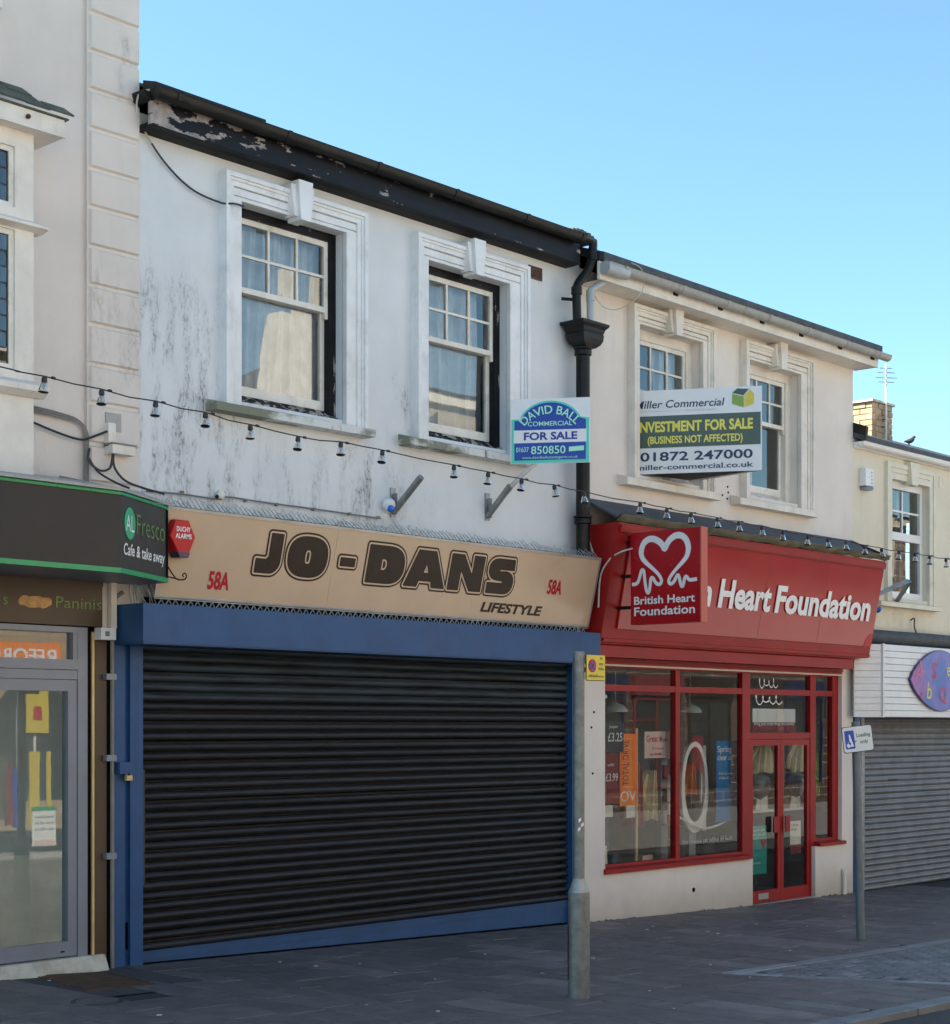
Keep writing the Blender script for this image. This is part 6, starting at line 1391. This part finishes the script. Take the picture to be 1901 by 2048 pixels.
# ------------------------------------------------------------------ sunlit terrace on the other side of the street (seen in the glass)
def opposite(label, x0, x1, h, m, gable=None, seed=0, arches=False):
    r = random.Random(seed); YF = -15.2
    t = thing('opposite_building', label, 'building', ((x0 + x1) / 2, YF, 0), 'buildings across the street')
    b_ = MB().box(x0, x1, YF - 6, YF, -.6, h)
    part(b_, 'wall', m, t)
    if gable: part(MB().prism([(14.7, YF - .01, h), (14.98, YF - .01, 9.7), (15.1, YF - .01, 10.15), (15.75, YF - .01, 10.15), (15.8, YF - .01, 11.0), (16.1, YF - .01, 11.0), (16.12, YF - .01, h)], (0, -.45, 0)), 'gable_stack', m, t)
    else:
        part(MB().prism([(x0, YF + .2, h), (x0, YF - 3, h + .5), (x0, YF - 6.2, h)], (x1 - x0, 0, 0)), 'roof', 'slate', t)
    part(MB().box(x0 - .02, x1 + .02, YF - .5, YF + .12, h - .28, h - .06), 'cornice', 'opp_render' if m != 'opp_shaded' else 'stone_grey', t)
    n = max(1, int((x1 - x0) / 2.2))
    for k in range(n):
        cx = x0 + (k + .5) * (x1 - x0) / n
        for zz in (4.0, 6.4):
            if zz + 1.5 < h - .3:
                w = part(MB().frame(cx - .6, cx + .6, zz, zz + 1.6, .12, YF + .002, YF + .08), 'window', 'opp_render' if m != 'opp_shaded' else 'stone_grey', t)
                part(MB().poly([(cx + .48, YF + .02, zz + .12), (cx - .48, YF + .02, zz + .12), (cx - .48, YF + .02, zz + 1.48), (cx + .48, YF + .02, zz + 1.48)]), 'pane', 'opp_dark', w)
        if arches:
            pts = [(cx - .7, .5), (cx + .7, .5)] + arc_pts(cx, 2.0, .7, .55, 0, 180, 10)
            part(MB().prism([(x, YF + .002, z) for x, z in pts], (0, .03, 0)), 'arched_window', 'opp_dark', t)
            part(MB().box(cx - .02, cx + .02, YF + .033, YF + .05, .5, 2.5), 'mullion', 'opp_render', t)
            v, f = ribbon([(p[0], p[1]) for p in arc_pts(cx, 2.0, .8, .66, 0, 180, 12)], .16)
            part(MB().box(cx - .86, cx - .72, YF + .002, YF + .08, .4, 2.0).box(cx + .72, cx + .86, YF + .002, YF + .08, .4, 2.0), 'jamb', 'opp_render', t)
        else:
            sw_ = part(MB().box(cx - .95, cx + .95, YF + .002, YF + .03, .25, 2.45), 'shop_window', 'opp_dark', t)
            fcol = r.choice(['sign_brown', 'cafe_panel', 'timber_dark', 'poster_maroon', 'text_navy'])
            part(MB().frame(cx - .98, cx + .98, .2, 2.5, .07, YF + .031, YF + .09).box(cx - .03, cx + .03, YF + .031, YF + .08, .27, 2.43).box(cx - .91, cx - .03, YF + .031, YF + .07, 1.9, 1.95), 'frame', fcol, sw_)
            part(MB().box(cx - 1.05, cx + 1.05, YF + .002, YF + .16, 2.55, 3.05), 'shop_fascia', fcol, t)
            part(MB().box(cx - .8, cx - .3, YF + .0305, YF + .035, .6, 1.5), 'poster', r.choice(['poster_maroon', 'poster_slate', 'cloth_blue']), sw_)
    return t
opposite('plain rendered building across the street reflected in the far left glass', -16, -2, 7.2, 'opp_render', seed=1)
opposite('grey stone building across the street with plain windows', -2, 5.6, 7.5, 'stone_grey', seed=2)
opposite('tan stone building with round arched windows across the street', 5.6, 12.6, 7.4, 'stone_tan', seed=3, arches=True)
opposite('tall gabled stone building across the street reflected in the sash window', 12.6, 17.0, 7.9, 'opp_render', gable=11.1, seed=4)
opposite('long stone building with a level parapet across the street', 17.0, 24, 9.2, 'stone_grey', seed=5)
opposite('building far along the other side of the street, coloured dark for shade', 24, 48, 8.4, 'opp_shaded', seed=6)  # the dark wall colour stands for shade on this building
ob = thing('orange_banner', 'orange banner with white capitals hung across the opposite stone building', 'banner', (8.3, -15.1, 2.8))
part(MB().box(6.4, 9.6, -15.13, -15.10, 2.72, 3.22), 'cloth', 'banner_orange', ob)
lettering('REFORMED C', 'text_white', ob, (9.5, -15.10, 2.86), (-1, 0, 0), (0, 0, 1), .24, 2.2, bold=.02)
yb = thing('yellow_notice', 'yellow notice with a red mark on the opposite stone wall', 'sign', (9.1, -15.1, 1.6)); part(MB().box(8.9, 9.35, -15.14, -15.10, 1.65, 2.4), 'board', 'plate_yellow', yb); part(MB().box(9.04, 9.2, -15.098, -15.09, 1.88, 2.1), 'mark', 'sign_red', yb)
sa = thing('street_lamp', 'grey lamp column on the opposite pavement seen in the cafe door', 'lamp post', (8.2, -12.2, 0)); part(MB().tube([(8.2, -12.2, -.2), (8.2, -12.2, 5.5)], [.09, .06], 12), 'column', 'galv_pale', sa, True); part(MB().box(8.0, 8.4, -12.3, -11.6, 5.5, 5.62), 'lantern', 'galv_pale', sa)

ms_ = thing('market_stall', 'market stall with hanging goods on the opposite pavement', 'stall', (7.4, -13, 0))
part(MB().box(6.2, 8.6, -13.6, -12.9, .0, .06).box(6.25, 8.55, -13.55, -12.95, -.45, .0), 'counter', 'cloth_dark', ms_)
for xx in (6.2, 7.35, 8.55): part(MB().tube([(xx, -12.95, -.3), (xx, -12.95, 2.3)], .025, 6), 'upright', 'galv_pale', ms_)
part(MB().box(7.55, 7.72, -12.96, -12.92, .2, 1.35).box(7.88, 7.95, -12.96, -12.92, .2, 1.35), 'side_panel', 'plate_yellow', ms_)
for k, (xx, z0_, z1_, m_, lab) in enumerate(((6.85, .25, 1.25, 'cloth_blue', 'dark blue cloth hanging on the opposite market stall'), (7.02, .3, 1.3, 'slate_green', 'green cloth hanging on the opposite market stall'), (7.16, .2, 1.2, 'poster_maroon', 'red cloth hanging on the opposite market stall'), (7.30, .15, 1.1, 'board_blue', 'bright blue cloth hanging on the opposite market stall'))):
    t = thing('hanging_cloth', lab, 'cloth', (xx, -12.9, z0_)); curtain(t, xx - .10, xx + .08, z0_, z1_, -12.88, m_, 2, 60 + k, name='cloth')
nb_ = thing('notice_board', 'green topped white notice board on the opposite pavement', 'notice board', (7.8, -12.8, 0)); part(MB().box(7.55, 7.98, -12.86, -12.84, -.15, .45), 'board', 'paper', nb_); part(MB().box(7.55, 7.98, -12.87, -12.835, .42, .48), 'header', 'cafe_green', nb_); smallprint(nb_, (7.95, -12.84, .30), (-1, 0, 0), (0, 0, 1), .36, .05, 'poster_slate', 3); smallprint(nb_, (7.95, -12.84, .20), (-1, 0, 0), (0, 0, 1), .36, .05, 'poster_slate', 4); smallprint(nb_, (7.95, -12.84, .10), (-1, 0, 0), (0, 0, 1), .36, .05, 'poster_slate', 6); part(MB().box(7.56, 7.97, -12.838, -12.83, -.14, -.05), 'orange_foot', 'poster_pink', nb_)
